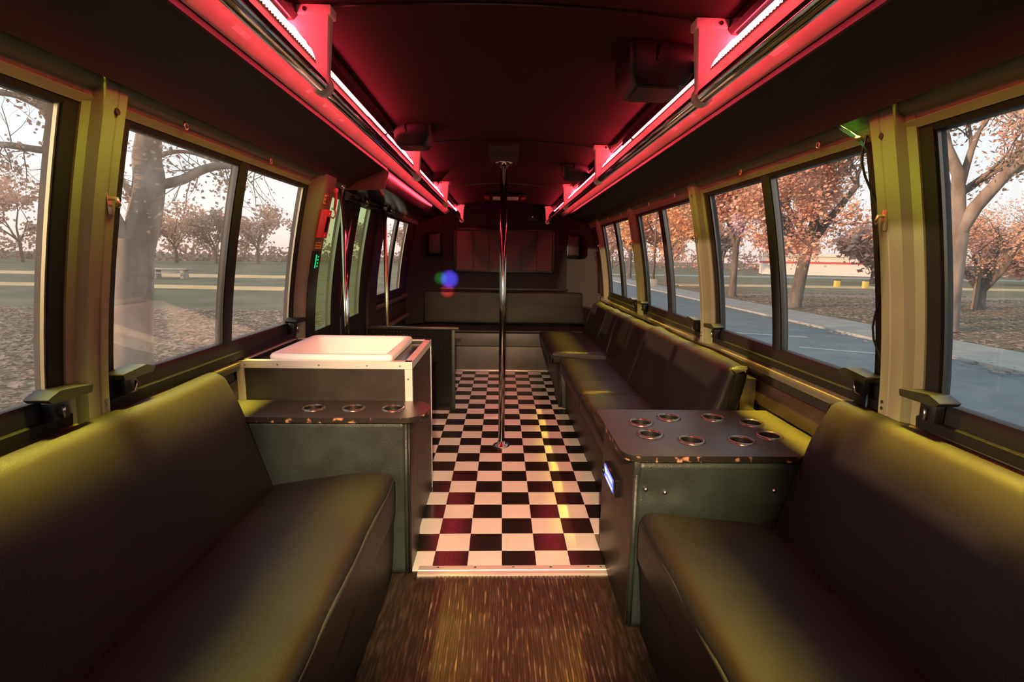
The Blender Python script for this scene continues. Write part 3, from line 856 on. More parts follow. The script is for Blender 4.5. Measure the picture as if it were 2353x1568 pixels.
# counter frame around the basin + basin
def ring_rr(cx_, cy_, w_, h_, r, z): return [(p[0], p[1], z) for p in rrect(cx_, cy_, w_, h_, r, 5)]
bx, by = -0.765, 2.63
MB().rings([ring_rr(bx-0.01, by-0.015, 0.73, 0.60, 0.004, zt-0.012), ring_rr(bx, by, 0.50, 0.52, 0.03, zt-0.012)], cap=False).build('counter_top', 'black_gloss', c)
MB().rings([ring_rr(bx, by, 0.545, 0.585, 0.035, zt-0.010), ring_rr(bx, by, 0.55, 0.59, 0.036, zt+0.012), ring_rr(bx, by, 0.535, 0.575, 0.034, zt+0.024),
            ring_rr(bx, by, 0.49, 0.53, 0.03, zt+0.024), ring_rr(bx, by, 0.47, 0.51, 0.04, zt+0.010), ring_rr(bx, by, 0.42, 0.45, 0.06, zt-0.14),
            ring_rr(bx, by, 0.34, 0.37, 0.08, zt-0.165), ring_rr(bx, by, 0.02, 0.02, 0.004, zt-0.17)], cap=False).build('sink_basin', 'white_basin', c, 'all')

# ------------------------------------------------------------------ long seat on the right
ls = thing('long_seat', 'black vinyl wall seat with three back pads behind the cup console', 'bench', (0.85, 4.2, 0))
def lx(poly): return poly
def spad(y0, y1, x0, z0, z1, seed):
    pr = round_poly([(x0+0.01, z0), (x0, z1-0.03), (x0+0.03, z1), (0.93, z1-0.01), (1.0, z1-0.03), (1.0, z0)], [0.02, 0.03, 0.03, 0.06, 0.02, 0.01], 4)
    return cushion('seat_pad', pr, y0, y1, 'vinyl', ls, 0.035, 24, 0.005, 5, seed)
spad(2.285, 3.40, 0.530, 0.33, 0.452, 1)
spad(3.405, 4.60, 0.528, 0.33, 0.456, 2)
spad(4.60, 5.92, 0.43, 0.39, 0.512, 3)
def bpad(y0, y1, seed, top=0.86):
    pr = round_poly([(0.925, 0.40), (1.060, top-0.02), (1.09, top), (1.165, top), (1.155, top-0.08), (1.06, 0.40)], [0.03, 0.03, 0.03, 0.025, 0.03, 0.02], 4)
    b = cushion('back_pad', pr, y0, y1, 'vinyl', ls, 0.03, 24, 0.006, 4.5, seed)
    for yy in (y0+0.016, y1-0.016):
        MB().tube([(0.945, yy, 0.46), (1.0, yy, 0.62), (1.062, yy, top-0.045), (1.095, yy, top-0.006), (1.15, yy, top-0.006)], 0.0045, 6).build('piping', 'piping', b, 'all')
bpad(2.345, 3.74, 11)
bpad(3.75, 5.20, 12, 0.845)
bpad(5.21, 6.05, 13, 0.84)
MB().prism([(0.585, 0.0), (0.575, 0.34), (1.0, 0.34), (1.0, 0.0)], 2.30, 4.55).build('front_skirt', 'vinyl', ls, True, 0.004)
MB().prism([(0.560, 0.0), (0.53, 0.40), (1.0, 0.40), (1.0, 0.0)], 4.55, 6.12).build('wheel_box', 'vinyl_grey', ls, True, 0.01)
MB().prism([(0.56, 0.0), (0.53, 0.0), (0.53, 0.39), (0.56, 0.39)], 4.58, 5.0).build('gathered_cover', 'vinyl', ls, True, 0.008)
MB().prism([(1.13, 0.60), (1.13, 0.80), (1.20, 0.80), (1.20, 0.60)], 2.36, 6.0).build('back_frame', 'steel', ls)

# rear bench
rb = thing('rear_bench', 'full width rear bench with olive-lit back cushion and grey kick panel', 'bench', (XC, 6.4, 0))
MB().box(-0.66, 0.66, 6.13, 6.18, 0, 0.285).build('kick_panel', 'vinyl_kick', rb, True, 0.004)
MB().box(-0.66, 0.66, 6.12, 6.18, 0.292, 0.445).build('kick_panel', 'vinyl_kick', rb, True, 0.006)
MB().box(-1.15, 1.18, 6.18, 6.70, 0, 0.44).build('seat_box', 'vinyl', rb)
cushion('seat_cushion', round_poly([(6.115, 0.445), (6.115, 0.485), (6.66, 0.485), (6.66, 0.445)], 0.015, 3), -1.12, 1.16, 'vinyl', rb, 0.02, 20, 0.003, axis='x')
cushion('back_cushion', round_poly([(6.60, 0.495), (6.62, 0.905), (6.69, 0.905), (6.69, 0.495)], 0.025, 3), -0.98, 1.12, 'vinyl', rb, 0.025, 20, 0.003, axis='x')
box('floor_trim', 'aluminium', -0.66, 0.66, 6.10, 6.132, -0.002, 0.008, rb, 0.002)

# ------------------------------------------------------------------ overhead rails, neon, speakers
RU, RZ = 0.510, 1.787
def rz(y): return RZ - 0.006*(y-1.5)
BR = [1.50, 3.045, 4.56, 6.40]
def bracket(s, y, parent):
    # wide flange on the ceiling, curved arm narrowing down to a ring round the rail
    X = lambda u: XC+s*u
    ztop = cz(0.55)-max(0, drop(y))*0.9+0.002
    zr = rz(y)
    mb = MB()
    sec = []
    n = 14
    for k in range(n+1):
        t = k/n
        z = ztop-0.022 - (ztop-0.022-zr)*t
        uin = RU-0.030 + 0.012*t
        uout = RU-0.030 + 0.132*(1-t)**2.6 + 0.046*t + 0.012*(1-t)
        d = 0.034*(1-t)+0.020*t
        sec.append([(X(uin), y-d*0.35, z), (X(uin+0.004), y-d*0.5, z), (X(uout-0.004), y-d*0.5, z), (X(uout), y-d*0.35, z),
                    (X(uout), y+d*0.35, z), (X(uout-0.004), y+d*0.5, z), (X(uin+0.004), y+d*0.5, z), (X(uin), y+d*0.35, z)])
    mb.rings(sec)
    b = mb.build('bracket', 'pale_plastic', parent, True)
    box('bracket_plate', 'pale_plastic', X(RU-0.036), X(RU+0.105), y-0.024, y+0.024, ztop-0.024, ztop, b, 0.004)
    MB().lathe([(0.024, -0.014), (0.027, -0.010), (0.027, 0.010), (0.024, 0.014)], (X(RU), y, zr), 'y', 18).build('rail_ring', 'pale_plastic', b, 'all')
    MB().lathe([(0.006, 0), (0.006, -0.003)], (X(RU+0.03), y-0.024, ztop-0.014), 'y', 8).build('screw', 'steel', b)
for s, lb in ((-1, 'door side'), (1, 'long seat side')):
    g = thing('grab_rail', 'overhead chrome grab rail on pale brackets on the %s' % lb, 'grab rail', (XC+s*RU, 3.0, 1.8))
    ye = 4.60 if s < 0 else 6.44
    MB().tube([(XC+s*RU, -0.9, rz(-0.9)), (XC+s*RU, ye, rz(ye))], 0.0185, 18).build('rail_tube', 'chrome', g, 'all')
    if s < 0:
        MB().tube([(XC+s*RU, 4.85, rz(4.85)), (XC+s*RU, 6.44, rz(6.44))], 0.013, 12).build('rail_tube', 'black_gloss', g, 'all')
        MB().lathe([(0.0135, 0), (0.012, -0.0005)], (XC+s*RU, 4.545, rz(4.56)), 'y', 14).build('open_end', 'cup_black', g)
    for y in BR: bracket(s, y, g)
    # neon
    nn = thing('neon_tube', 'red neon tube strip along the ceiling edge on the %s' % lb, 'neon light', (XC+s*0.6, 3.0, 1.95))
    def ns(y): return max(-0.02, drop(y))
    ys = [-1.0+7.6*k/16 for k in range(17)]
    ch = [(0.560, 1.985), (0.562, 1.950), (0.572, 1.940), (0.596, 1.939), (0.618, 1.943), (0.620, 1.985)]
    MB().rings([[(XC+s*u, y, z-ns(y)) for u, z in ch] for y in ys]).build('channel', 'black_gloss', nn, True)
    segs = [(-0.9, 1.25), (1.29, 2.60), (2.66, 4.55), (4.60, 5.95), (6.0, 6.5)] if s < 0 else [(-0.9, 1.22), (1.25, 2.57), (2.63, 4.60), (4.66, 5.6), (5.66, 6.3)]
    for a, b in segs:
        MB().tube([(XC+s*0.581, a, 1.922-ns(a)), (XC+s*0.581, b, 1.922-ns(b))], 0.0065, 10).build('glow_tube', 'neon_red', nn, 'all')
    for fa, fb in ((-0.95, 1.12), (1.53, 2.66), (3.08, 4.17), (4.60, 6.0)):  # fins shaped to keep neon glow off the opposite wall, open near brackets
        MB().rings([[(XC+s*u, y, z-ns(y)) for u, z in ((0.552, 1.9295), (0.5515, 1.903), (0.555, 1.900), (0.558, 1.903), (0.556, 1.9295))] for y in (fa, (fa+fb)/2, fb)]).build('shade_fin', 'black_gloss', nn, True)
    for y in (-0.8, -0.2, 0.4, 1.0, 1.6, 2.1, 2.6, 3.2, 3.7, 4.1, 4.7, 5.3, 5.9):
        MB().rings([[(XC+s*0.553, y, 1.92-ns(y)), (XC+s*0.566, y, 1.95-ns(y)), (XC+s*0.569, y, 1.95-ns(y)), (XC+s*0.556, y, 1.92-ns(y))], [(XC+s*0.553, y+0.012, 1.92-ns(y)), (XC+s*0.566, y+0.012, 1.95-ns(y)), (XC+s*0.569, y+0.012, 1.95-ns(y)), (XC+s*0.556, y+0.012, 1.92-ns(y))]]).build('fin_clip', 'black_gloss', nn)
    mb = MB()
    y = -0.8
    while y < 2.4:
        zz = 1.9395-ns(y)
        mb.box(XC+s*0.6085-0.0016, XC+s*0.6085+0.0016, y, y+0.004, zz-0.0016, zz+0.0016)
        y += 0.016
    tag(mb.build('light_dots', 'neon_dot', nn), kind='stuff')

def speaker(name, label, cx_, cy_, wx, wy, z0, z1, side, rz_=0):
    t = thing('ceiling_speaker', label, 'speaker', (cx_, cy_, z1), 'boxy black speakers under the ceiling')
    mb = MB()
    # tapered box hanging from the ceiling
    a = ring_rr(0, 0, wx, wy, 0.02, z1); b = ring_rr(0, 0, wx*0.98, wy*0.98, 0.025, z0+0.04); c_ = ring_rr(0, 0, wx*0.72, wy*0.8, 0.02, z0)
    M = Matrix.Translation((cx_, cy_, 0)) @ Matrix.Rotation(rz_, 4, 'Z')
    tr = lambda r: [tuple(M @ Vector(p)) for p in r]
    mb.rings([tr(a), tr(b), tr(c_)])
    mb.build('cabinet', 'black_plastic', t, True)
    g = MB().rings([tr(ring_rr(0, 0, wx*0.62, wy*0.70, 0.02, z0+0.001)), tr(ring_rr(0, 0, wx*0.60, wy*0.68, 0.02, z0-0.006))]).build('grille', 'dark_print', t, True)
    q = M @ Vector((-0.02, -wy/2-0.002, (z0+z1)/2+0.025))
    MB().box(q.x-0.005, q.x+0.005, q.y-0.004, q.y+0.004, q.z-0.022, q.z+0.022).build('clip', 'black_gloss', t, True, 0.003)
speaker('s', 'large black wedge speaker by the front bracket of the road side rail', 0.475, 1.76, 0.21, 0.22, 1.868, 1.985, 1)
speaker('s', 'black speaker hanging by the second bracket of the door side rail', -0.455, 2.80, 0.20, 0.20, 1.885, 1.985, -1)
speaker('s', 'small dark speaker by the second bracket of the road side rail', 0.50, 3.75, 0.18, 0.18, 1.875, 1.97, 1)
fl = thing('ceiling_flap', 'dark triangular flap hanging below the ceiling past the second bracket', 'bracket', (-0.5, 4.15, 1.96))
MB().rings([[(-0.62, 4.15, 1.985), (-0.40, 4.15, 1.985), (-0.475, 4.10, 1.895), (-0.52, 4.10, 1.895)], [(-0.62, 4.19, 1.985), (-0.40, 4.19, 1.985), (-0.475, 4.14, 1.895), (-0.52, 4.14, 1.895)]]).build('flap_plate', 'laminate', fl, True, 0.003)
dm = thing('dome_light', 'unlit rectangular ceiling dome light near the rear wall', 'ceiling light', (0.03, 5.75, 1.98))
box('light_base', 'black_plastic', -0.20, 0.27, 5.62, 5.80, 1.955, 1.995, dm, 0.01)
box('lens', 'pale_plastic', -0.10, 0.17, 5.60, 5.78, 1.935, 1.957, dm, 0.008)
for xx in (-0.16, 0.22):
    box('end_lamp', 'red_plastic', xx-0.025, xx+0.025, 5.605, 5.78, 1.937, 1.957, dm, 0.006)
cb = thing('camera_box', 'small grey box with shiny lens high on the rear wall', 'camera', (0.385, 6.70, 1.78))
box('case', 'wall_dark', 0.315, 0.455, 6.65, 6.72, 1.785, 1.885, cb, 0.008)
MB().lathe([(0.022, 0), (0.022, -0.01), (0.012, -0.02), (0.002, -0.022)], (0.375, 6.65, 1.835), 'y', 16).build('lens', 'chrome', cb, 'all')
for s in (-1, 1):
    t = thing('corner_speaker', 'dark rounded speaker low on the rear wall %s the blinds' % ('on the door side of' if s < 0 else 'on the road side of'), 'speaker', (XC+s*0.86, 6.66, 1.33))
    cushion('cabinet', round_poly([(6.56, 1.34), (6.54, 1.62), (6.70, 1.64), (6.70, 1.32)], 0.03, 3), XC+s*0.86-0.085, XC+s*0.86+0.085, 'black_plastic', t, 0.03, 6, 0.0, axis='x')
    box('grille', 'dark_print', XC+s*0.86-0.06, XC+s*0.86+0.06, 6.535, 6.552, 1.37, 1.59, t, 0.006)
rp_ = thing('corner_cover', 'brown screwed cover strip at the rear corner by the last window', 'cover', (1.15, 6.4, 0.9))
MB().rings([[wp(1, 6.27, z, 0.012), wp(1, 6.27, z, 0.03), wp(1, 6.40, z, 0.05), wp(1, 6.40, z, 0.012)] for z in zl(0.92, 1.42)]).build('cover_strip', 'brown_panel', rp_, True)
for z in (0.98, 1.12, 1.25, 1.38):
    MB().lathe([(0.008, 0), (0.006, -0.004)], wp(1, 6.32, z, 0.038), 'x', 8).build('screw', 'brass', rp_)

# cables by the post on the right
wi = thing('black_cable', 'thin black cable hanging down the window edge beside the sunlit post', 'cable', (1.1, 1.66, 0.9))
pts = []
for k in range(22):
    z = 1.72-0.80*k/21
    p = wp(1, 1.590+0.020*math.sin(k*0.55)-0.012*(k/21), z, 0.02+0.012*math.sin(k*0.9))
    pts.append(p)
MB().tube(pts, 0.0035, 6).build('cable', 'black_plastic', wi, 'all')
wi = thing('green_wires', 'bundle of green wires tied at the top of the sunlit post', 'wires', (1.08, 1.66, 1.70))
for k in range(4):
    a = Vector(wp(1, 1.655+0.004*k, 1.762, 0.058)); b = Vector(wp(1, 1.603+0.003*k, 1.715, 0.035)); c_ = Vector(wp(1, 1.591, 1.67, 0.022))
    MB().tube([a, (a+b)/2+Vector((0, 0.003*k, 0.002)), b, c_], 0.0025, 6).build('wire', 'teal_wire', wi, 'all')
b = Vector(wp(1, 1.607, 1.715, 0.035))
MB().lathe([(0.009, -0.005), (0.010, 0), (0.009, 0.005)], b, 'z', 10).build('tie', 'brass', wi, 'all')
wi = thing('blue_wire', 'loose blue wire below the pull handle behind the bench', 'wire', (1.17, 1.63, 0.85))
MB().tube([wp(1, 1.615, 0.94, 0.03), wp(1, 1.60, 0.90, 0.04), wp(1, 1.605, 0.86, 0.04), wp(1, 1.645, 0.80, 0.035)], 0.003, 6).build('wire', 'blue_wire', wi, 'all')

# ------------------------------------------------------------------ lamps behind the camera
def spot(name, loc, to, color, power, size, blend=0.5, rad=0.03, parent=None):
    l = bpy.data.lights.new(name, 'SPOT')
    l.energy = power; l.color = color; l.spot_size = R(size); l.spot_blend = blend; l.shadow_soft_size = rad
    o = bpy.data.objects.new(name, l); col.objects.link(o)
    o.location = loc
    o.rotation_euler = (Vector(to)-Vector(loc)).to_track_quat('-Z', 'Y').to_euler()
    return o
def can(label, loc, to, lens):
    t = thing('party_lamp', label, 'stage lamp', loc)
    loc = Vector(loc); d = (Vector(to)-loc).normalized()
    MB().tube([loc-d*0.16, loc-d*0.14, loc-d*0.03, loc-d*0.02], [0.035, 0.05, 0.055, 0.055], 18).build('can_body', 'black_plastic', t, 'all')
    MB().tube([loc-d*0.021, loc-d*0.018], [0.048, 0.048], 18).build('lens', lens, t, 'all')
    MB().tube([loc-d*0.08, Vector((loc.x, loc.y-0.02, 1.99))], 0.008, 8).build('yoke', 'steel', t, 'all')
WARM, YEL, RED = (1.0, 0.66, 0.38), (1.0, 0.78, 0.08), (1.0, 0.08, 0.10)
for lb, p, to, c_, pw, sz, bl, ln in (
    ('added warm fill lamp on the ceiling behind the camera', (-0.02, -0.45, 1.84), (0.0, 3.3, 0.05), WARM, 660, 46, 0.7, 'pale_plastic'),  # added fill, stands in for warm light from the windscreen
    ('yellow party lamp on the ceiling behind the camera', (0.52, -0.55, 1.80), (-0.02, 3.4, 0.0), YEL, 130, 38, 0.25, 'pale_plastic'),
    ('red party lamp on the ceiling behind the camera', (-0.50, -0.55, 1.80), (0.05, 3.2, 0.0), RED, 85, 27, 0.3, 'red_plastic')):
    can(lb, p, to, ln)
    spot('lamp_beam', p, to, c_, pw, sz, bl)
DOWN, SEAT, HEAD = 11.0, 4.6, 1.35
# yellow downlight strips hidden behind the cove lip on both sides
emit_mat('led_yellow', (1.0, 0.82, 0.08), 6.0)
for s, lb, yc in ((-1, 'door side', (1.0, 0.86, 0.08)), (1, 'road side', (1.0, 0.74, 0.05))):
    t = thing('strip_light', 'yellow downlight strip under the cove lip on the %s' % lb, 'strip light', (XC+s*1.0, 2.5, 1.75))
    X = lambda u: XC+s*u
    MB().box(min(X(1.0), X(1.04)), max(X(1.0), X(1.04)), -1.4, 3.4 if s < 0 else 6.2, 1.797, 1.800).build('mounting_strip', 'black_plastic', t)
    MB().rings([[(X(0.744), y, 1.888), (X(0.744), y, 1.872), (X(0.748), y, 1.868), (X(0.753), y, 1.876), (X(0.753), y, 1.888)] for y in (-1.4, 1.5)] if False else [[(X(u), y, z-max(-0.02, drop(y))) for u, z in ((0.742, 1.890), (0.742, 1.872), (0.746, 1.868), (0.752, 1.876), (0.752, 1.890))] for y in ((-1.4, 2.0, 3.4) if s < 0 else (-1.4, 2.0, 6.2))]).build('added_fill_strip', 'black_plastic', t)  # unseen strip added as a mount for the header fill
    ys = [-0.85+0.36*k for k in range(10)] if s < 0 else [-0.85+0.36*k for k in range(19)]
    for y in ys:
        MB().lathe([(0.010, 0.008), (0.010, 0.0), (0.007, -0.001)], (X(1.018), y, 1.790), 'z', 10).build('puck', 'led_yellow', t, 'all')
    def bar(nm, ya, yb, to, power, spread, at=(1.018, 1.786), cc=None):
        l = bpy.data.lights.new(nm, 'AREA'); l.shape = 'RECTANGLE'; l.size = 0.008; l.size_y = yb-ya
        l.energy = power; l.color = cc or yc; l.spread = R(spread)
        o = bpy.data.objects.new(nm, l); col.objects.link(o)
        c = Vector((X(at[0]), (ya+yb)/2, at[1])); d = (Vector((to[0], c.y, to[1]))-c).normalized()
        o.matrix_world = Matrix(((-d.z, 0, -d.x, c.x), (0, 1, 0, c.y), (d.x, 0, -d.z, c.z), (0, 0, 0, 1)))
    for ya, yb in (((-1.0, 2.3),) if s < 0 else ((-1.0, 2.4), (2.45, 6.1))):
        bar('downlight_bar', ya, yb, (X(1.116), 0.85), DOWN*(yb-ya), 11)
        bar('header_fill_bar', ya, 2.96 if (s < 0 and ya < 0) else yb, (X(1.10), 1.54), HEAD*(yb-ya), 40, (0.756, 1.878), (0.80, 0.92, 0.10))  # second bar is fill added to light window headers and posts
    bar('seat_bar', -1.0, 1.95 if s < 0 else 1.7, (X(0.50), 0.46), SEAT*3, 18)
    if s > 0: bar('seat_bar', 2.4, 5.8, (X(0.60), 0.46), SEAT*2.4, 14)
can('colour effect lamp on the ceiling behind the camera', (-0.15, -0.3, 1.85), (-0.67, 6.7, 1.03), 'display_blue')
P0 = (-0.15, -0.3, 1.85)
spot('effect_beam_blue', P0, (-0.66, 6.72, 1.045), (0.10, 0.08, 1.0), 40000, 2.1, 0.9, 0.01)
spot('effect_beam_green', P0, (-0.77, 6.72, 1.055), (0.05, 1.0, 0.10), 6000, 1.5, 0.9, 0.01)
spot('effect_beam_red', P0, (-0.68, 6.66, 0.905), (1.0, 0.05, 0.05), 7000, 1.7, 0.9, 0.01)


# ------------------------------------------------------------------ outside: ground, road, trees
G = -0.75
mat('grass', (0.15, 0.15, 0.07), 0.9, col2=(0.32, 0.21, 0.13), vscale=0.9, detail=10, spec=0.1)
mat('grass_park', (0.10, 0.115, 0.06), 0.9, col2=(0.21, 0.165, 0.115), vscale=0.35, detail=12, spec=0.1)
mat('sunlit_grass', (0.80, 0.50, 0.26), 0.9, col2=(0.55, 0.40, 0.20), vscale=0.6, detail=8, spec=0.1)  # grass with low sunlight painted into its colour, for the bright bands
mat('asphalt', (0.12, 0.15, 0.155), 0.8, col2=(0.17, 0.20, 0.205), vscale=1.5, detail=12, spec=0.3)
mat('concrete', (0.36, 0.34, 0.30), 0.85, var=0.12, vscale=1.5, spec=0.2)
mat('road_paint', (0.55, 0.56, 0.56), 0.8)
mat('bark_pale', (0.17, 0.125, 0.10), 0.9, col2=(0.37, 0.30, 0.25), vscale=2.2, bump=0.5, bscale=12, stretch=(1, 1, 0.4), spec=0.1)
mat('bark_dark', (0.10, 0.075, 0.06), 0.9, col2=(0.19, 0.15, 0.12), vscale=5, bump=0.5, bscale=14, stretch=(1, 1, 0.3), spec=0.1)
def leaf_mat(name, c1, c2, vs=1.0):
    m = mat(name, c1, 0.7, col2=c2, vscale=vs, spec=0.15)
    t = m.node_tree; b = t.nodes['Principled BSDF']
    src = b.inputs['Base Color'].links[0].from_socket
    tl = t.nodes.new('ShaderNodeBsdfTranslucent'); mx = t.nodes.new('ShaderNodeMixShader')
    mx.inputs[0].default_value = 0.25
    t.links.new(src, tl.inputs[0]); t.links.new(b.outputs[0], mx.inputs[1]); t.links.new(tl.outputs[0], mx.inputs[2])
    t.links.new(mx.outputs[0], t.nodes['Material Output'].inputs[0])
leaf_mat('leaf_orange', (0.70, 0.36, 0.22), (0.90, 0.58, 0.42), 1.2)
leaf_mat('leaf_rust', (0.55, 0.32, 0.24), (0.80, 0.54, 0.42))
leaf_mat('leaf_gold', (0.80, 0.40, 0.17), (0.92, 0.56, 0.30), 0.8)
leaf_mat('leaf_brown', (0.36, 0.25, 0.19), (0.58, 0.40, 0.31))
leaf_mat('leaf_ground', (0.30, 0.21, 0.155), (0.52, 0.37, 0.28), 2.5)
mat('white_siding', (0.72, 0.66, 0.60), 0.6)
mat('red_stripe', (0.55, 0.08, 0.07), 0.6)
mat('wood_post', (0.22, 0.16, 0.11), 0.8)

def ground(name, label, m, x0, x1, y0, y1, z, kind='structure', amp=0.0, n=(1, 1), cat='ground'):
    mb = MB(); nx_, ny_ = n; vs = []
    for i in range(nx_+1):
        for j in range(ny_+1):
            x = x0+(x1-x0)*i/nx_; y = y0+(y1-y0)*j/ny_
            vs.append((x, y, z+amp*noise.noise(Vector((x*0.05, y*0.05, 3)))))
    mb.add(vs, [(i*(ny_+1)+j, (i+1)*(ny_+1)+j, (i+1)*(ny_+1)+j+1, i*(ny_+1)+j+1) for i in range(nx_) for j in range(ny_)])
    o = mb.build(name, m, None, True)
    return tag(o, label, cat, kind=kind)
ground('ground_park', 'broad leaf strewn park lawn on the door side', 'grass_park', -260, -2.4, -80, 320, G, n=(1, 1))
ground('road', 'blue grey asphalt lot beside the bus', 'asphalt', -2.4, 10.15, -80, 320, G-0.01)
ground('ground_verge', 'grass beyond the sidewalk under the street trees', 'grass', 12.35, 300, -80, 320, G+0.02)
sw = tag(MB().box(10.28, 12.35, -60, 200, G-0.1, G+0.05).build('sidewalk', 'concrete'), 'pale concrete sidewalk along the asphalt lot', 'sidewalk', kind='structure')
tag(MB().box(10.15, 10.28, -60, 200, G-0.1, G+0.06).build('curb', 'concrete', None, True, 0.02), 'concrete curb between asphalt and sidewalk', 'curb', kind='structure')
for k, (a, b, c1, d1) in enumerate(((5.6, 8.6, 14.2, 14.32), (7.4, 9.6, 11.3, 11.4))):
    tag(MB().add([(a, c1+1.2, G-0.006), (b, c1, G-0.006), (b, d1, G-0.006), (a, d1+1.2, G-0.006)], [(0, 1, 2, 3)]).build('road_marking', 'road_paint'),
        ['long faded parking line on the asphalt past the post', 'short faded parking line on the asphalt near the sidewalk'][k], 'marking', kind='structure')
def strip(label, pts, wid, m='sunlit_grass', z=G+0.07):  # bands across the ground; the default material has sunlight painted in
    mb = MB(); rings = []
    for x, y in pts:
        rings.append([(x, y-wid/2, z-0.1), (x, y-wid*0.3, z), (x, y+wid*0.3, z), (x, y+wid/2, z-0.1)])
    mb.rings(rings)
    return tag(mb.build('ground_strip', m, None, True), label, 'grass', kind='stuff')
strip('far band of painted sunlight on the grass across the park', [(-160+8*k, 46+0.8*math.sin(k)) for k in range(19)], 5.5)
strip('nearer band of painted sunlight on the grass across the park', [(-120+6*k, 31+0.6*math.sin(k*1.3)) for k in range(19)], 2.6)
strip('band of painted sunlight across the lawn beyond the street trees', [(14+8*k, 42+0.5*math.sin(k)) for k in range(19)], 4)
strip('pale far road band beyond the lawn', [(14+10*k, 66) for k in range(19)], 5, 'concrete')
strip('orange leaf drift under the street trees', [(14+3*k, 31+0.5*math.sin(k)) for k in range(9)], 2.2, 'leaf_ground')

rnd = random.Random(11)
def litter(label, n, x0, x1, y0, y1, size, m='leaf_ground', z=G+0.03):
    mb = MB(); vs = []; fs_ = []
    for k in range(n):
        x = rnd.uniform(x0, x1); y = y0+(y1-y0)*rnd.random()**1.4
        a = rnd.uniform(0, 6.28); s_ = size*rnd.uniform(0.6, 1.3)
        dx, dy = s_*math.cos(a), s_*math.sin(a)
        t_ = rnd.uniform(-0.5, 0.5)*s_
        o = len(vs)
        vs += [(x-dx, y-dy, z), (x+dy*0.7, y-dx*0.7, z+abs(t_)), (x+dx, y+dy, z+rnd.uniform(0, 0.4)*s_), (x-dy*0.7, y+dx*0.7, z+abs(t_)*0.4)]
        fs_.append((o, o+1, o+2, o+3))
    mb.add(vs, fs_)
    return tag(mb.build('fallen_leaves', m, None, fix=False), label, 'leaves', kind='stuff')
litter('brown fallen leaves covering the lawn beside the sycamore', 36000, -18, -2.6, 2.5, 19, 0.07)
litter('orange fallen leaves on the verge under the street trees', 16000, 12.5, 30, 8, 34, 0.085)
litter('scattered fallen leaves along the curb', 700, 9.6, 10.6, 8, 34, 0.06)

def grow(rn, p, d, L, r, lev, br, tips, droop=0.0, nseg=4, kids=(3, 4), spread=0.75, shrink=0.68):
    pts = [p.copy()]; rad = [r]
    q = p.copy(); dd = d.copy()
    for k in range(nseg):
        dd = (dd + Vector((rn.gauss(0, 0.13), rn.gauss(0, 0.13), rn.gauss(0, 0.10)+0.03-droop))).normalized()
        q = q + dd*(L/nseg)
        pts.append(q.copy()); rad.append(r*(1-0.42*(k+1)/nseg))
    br.append((pts, rad, lev))
    if lev <= 1:
        tips += pts[1:]
    if lev == 0: return
    n = rn.randint(*kids)
    for k in range(n):
        i = rn.randint(max(1, nseg-3), nseg) if k else nseg
        ax = Vector((rn.gauss(0, 1), rn.gauss(0, 1), rn.gauss(0, 0.6)))
        nd = (dd + ax.normalized()*spread*rn.uniform(0.6, 1.2)).normalized()
        grow(rn, pts[i], nd, L*shrink*rn.uniform(0.75, 1.15), rad[i]*0.68, lev-1, br, tips, droop, nseg, kids, spread, shrink)

def tree_mesh(t, br, tips, bark, leaf, nleaf, lsize, rn, jitter):
    mb = MB(); mt = MB()
    for pts, rad, lev in br:
        (mb if lev >= 3 else mt).tube(pts, rad, 7 if lev >= 3 else (5 if lev >= 2 else 3), cap=False)
    tk = mb.build('trunk', bark, t, 'all', fix=False)
    if mt.v:
        tag(mt.build('branches', bark, t, 'all', fix=False), kind='stuff')
    vs = []; fs_ = []
    for k in range(nleaf):
        c_ = rn.choice(tips) + Vector((rn.gauss(0, jitter), rn.gauss(0, jitter), rn.gauss(0, jitter)-jitter*0.3))
        u = Vector((rn.gauss(0, 1), rn.gauss(0, 1), rn.gauss(0, 1))).normalized()
        v = u.orthogonal().normalized()
        s_ = lsize*rn.uniform(0.6, 1.3)
        o = len(vs)
        vs += [c_-u*s_, c_+v*s_*0.7, c_+u*s_, c_-v*s_*0.7]
        fs_.append((o, o+1, o+2, o+3))
    if vs:
        tag(MB().add(vs, fs_).build('foliage', leaf, t, fix=False), kind='stuff')

def tree(label, x, y, h, r, bark, leaf, nleaf, lsize, seed, group, trunk=0.28, lev=4, spread=0.75, jitter=0.25, lean=(0, 0), kids=(3, 4), z=G):
    rn = random.Random(seed)
    t = thing('tree', label, 'tree', (x, y, z), group)
    br = []; tips = []
    p = Vector((x, y, z-0.1)); d = Vector((lean[0], lean[1], 1)).normalized()
    # root flare
    pts = [p, p+d*0.35, p+d*(h*trunk*0.5), p+d*(h*trunk)]
    br.append((pts, [r*1.45, r*1.1, r*0.92, r*0.85], 9))
    n = 4
    for k in range(n):
        a = 2*math.pi*k/n+rn.uniform(-0.5, 0.5)
        nd = (d + Vector((math.cos(a), math.sin(a), 0))*spread*rn.uniform(0.5, 1.1)).normalized() if k else (d+Vector((rn.gauss(0, .1), rn.gauss(0, .1), 0))).normalized()
        grow(rn, pts[-1]-d*0.05, nd, h*0.30, r*0.62, lev, br, tips, spread=spread, kids=kids)
    tree_mesh(t, br, tips, bark, leaf, nleaf, lsize, rn, jitter)
    return t

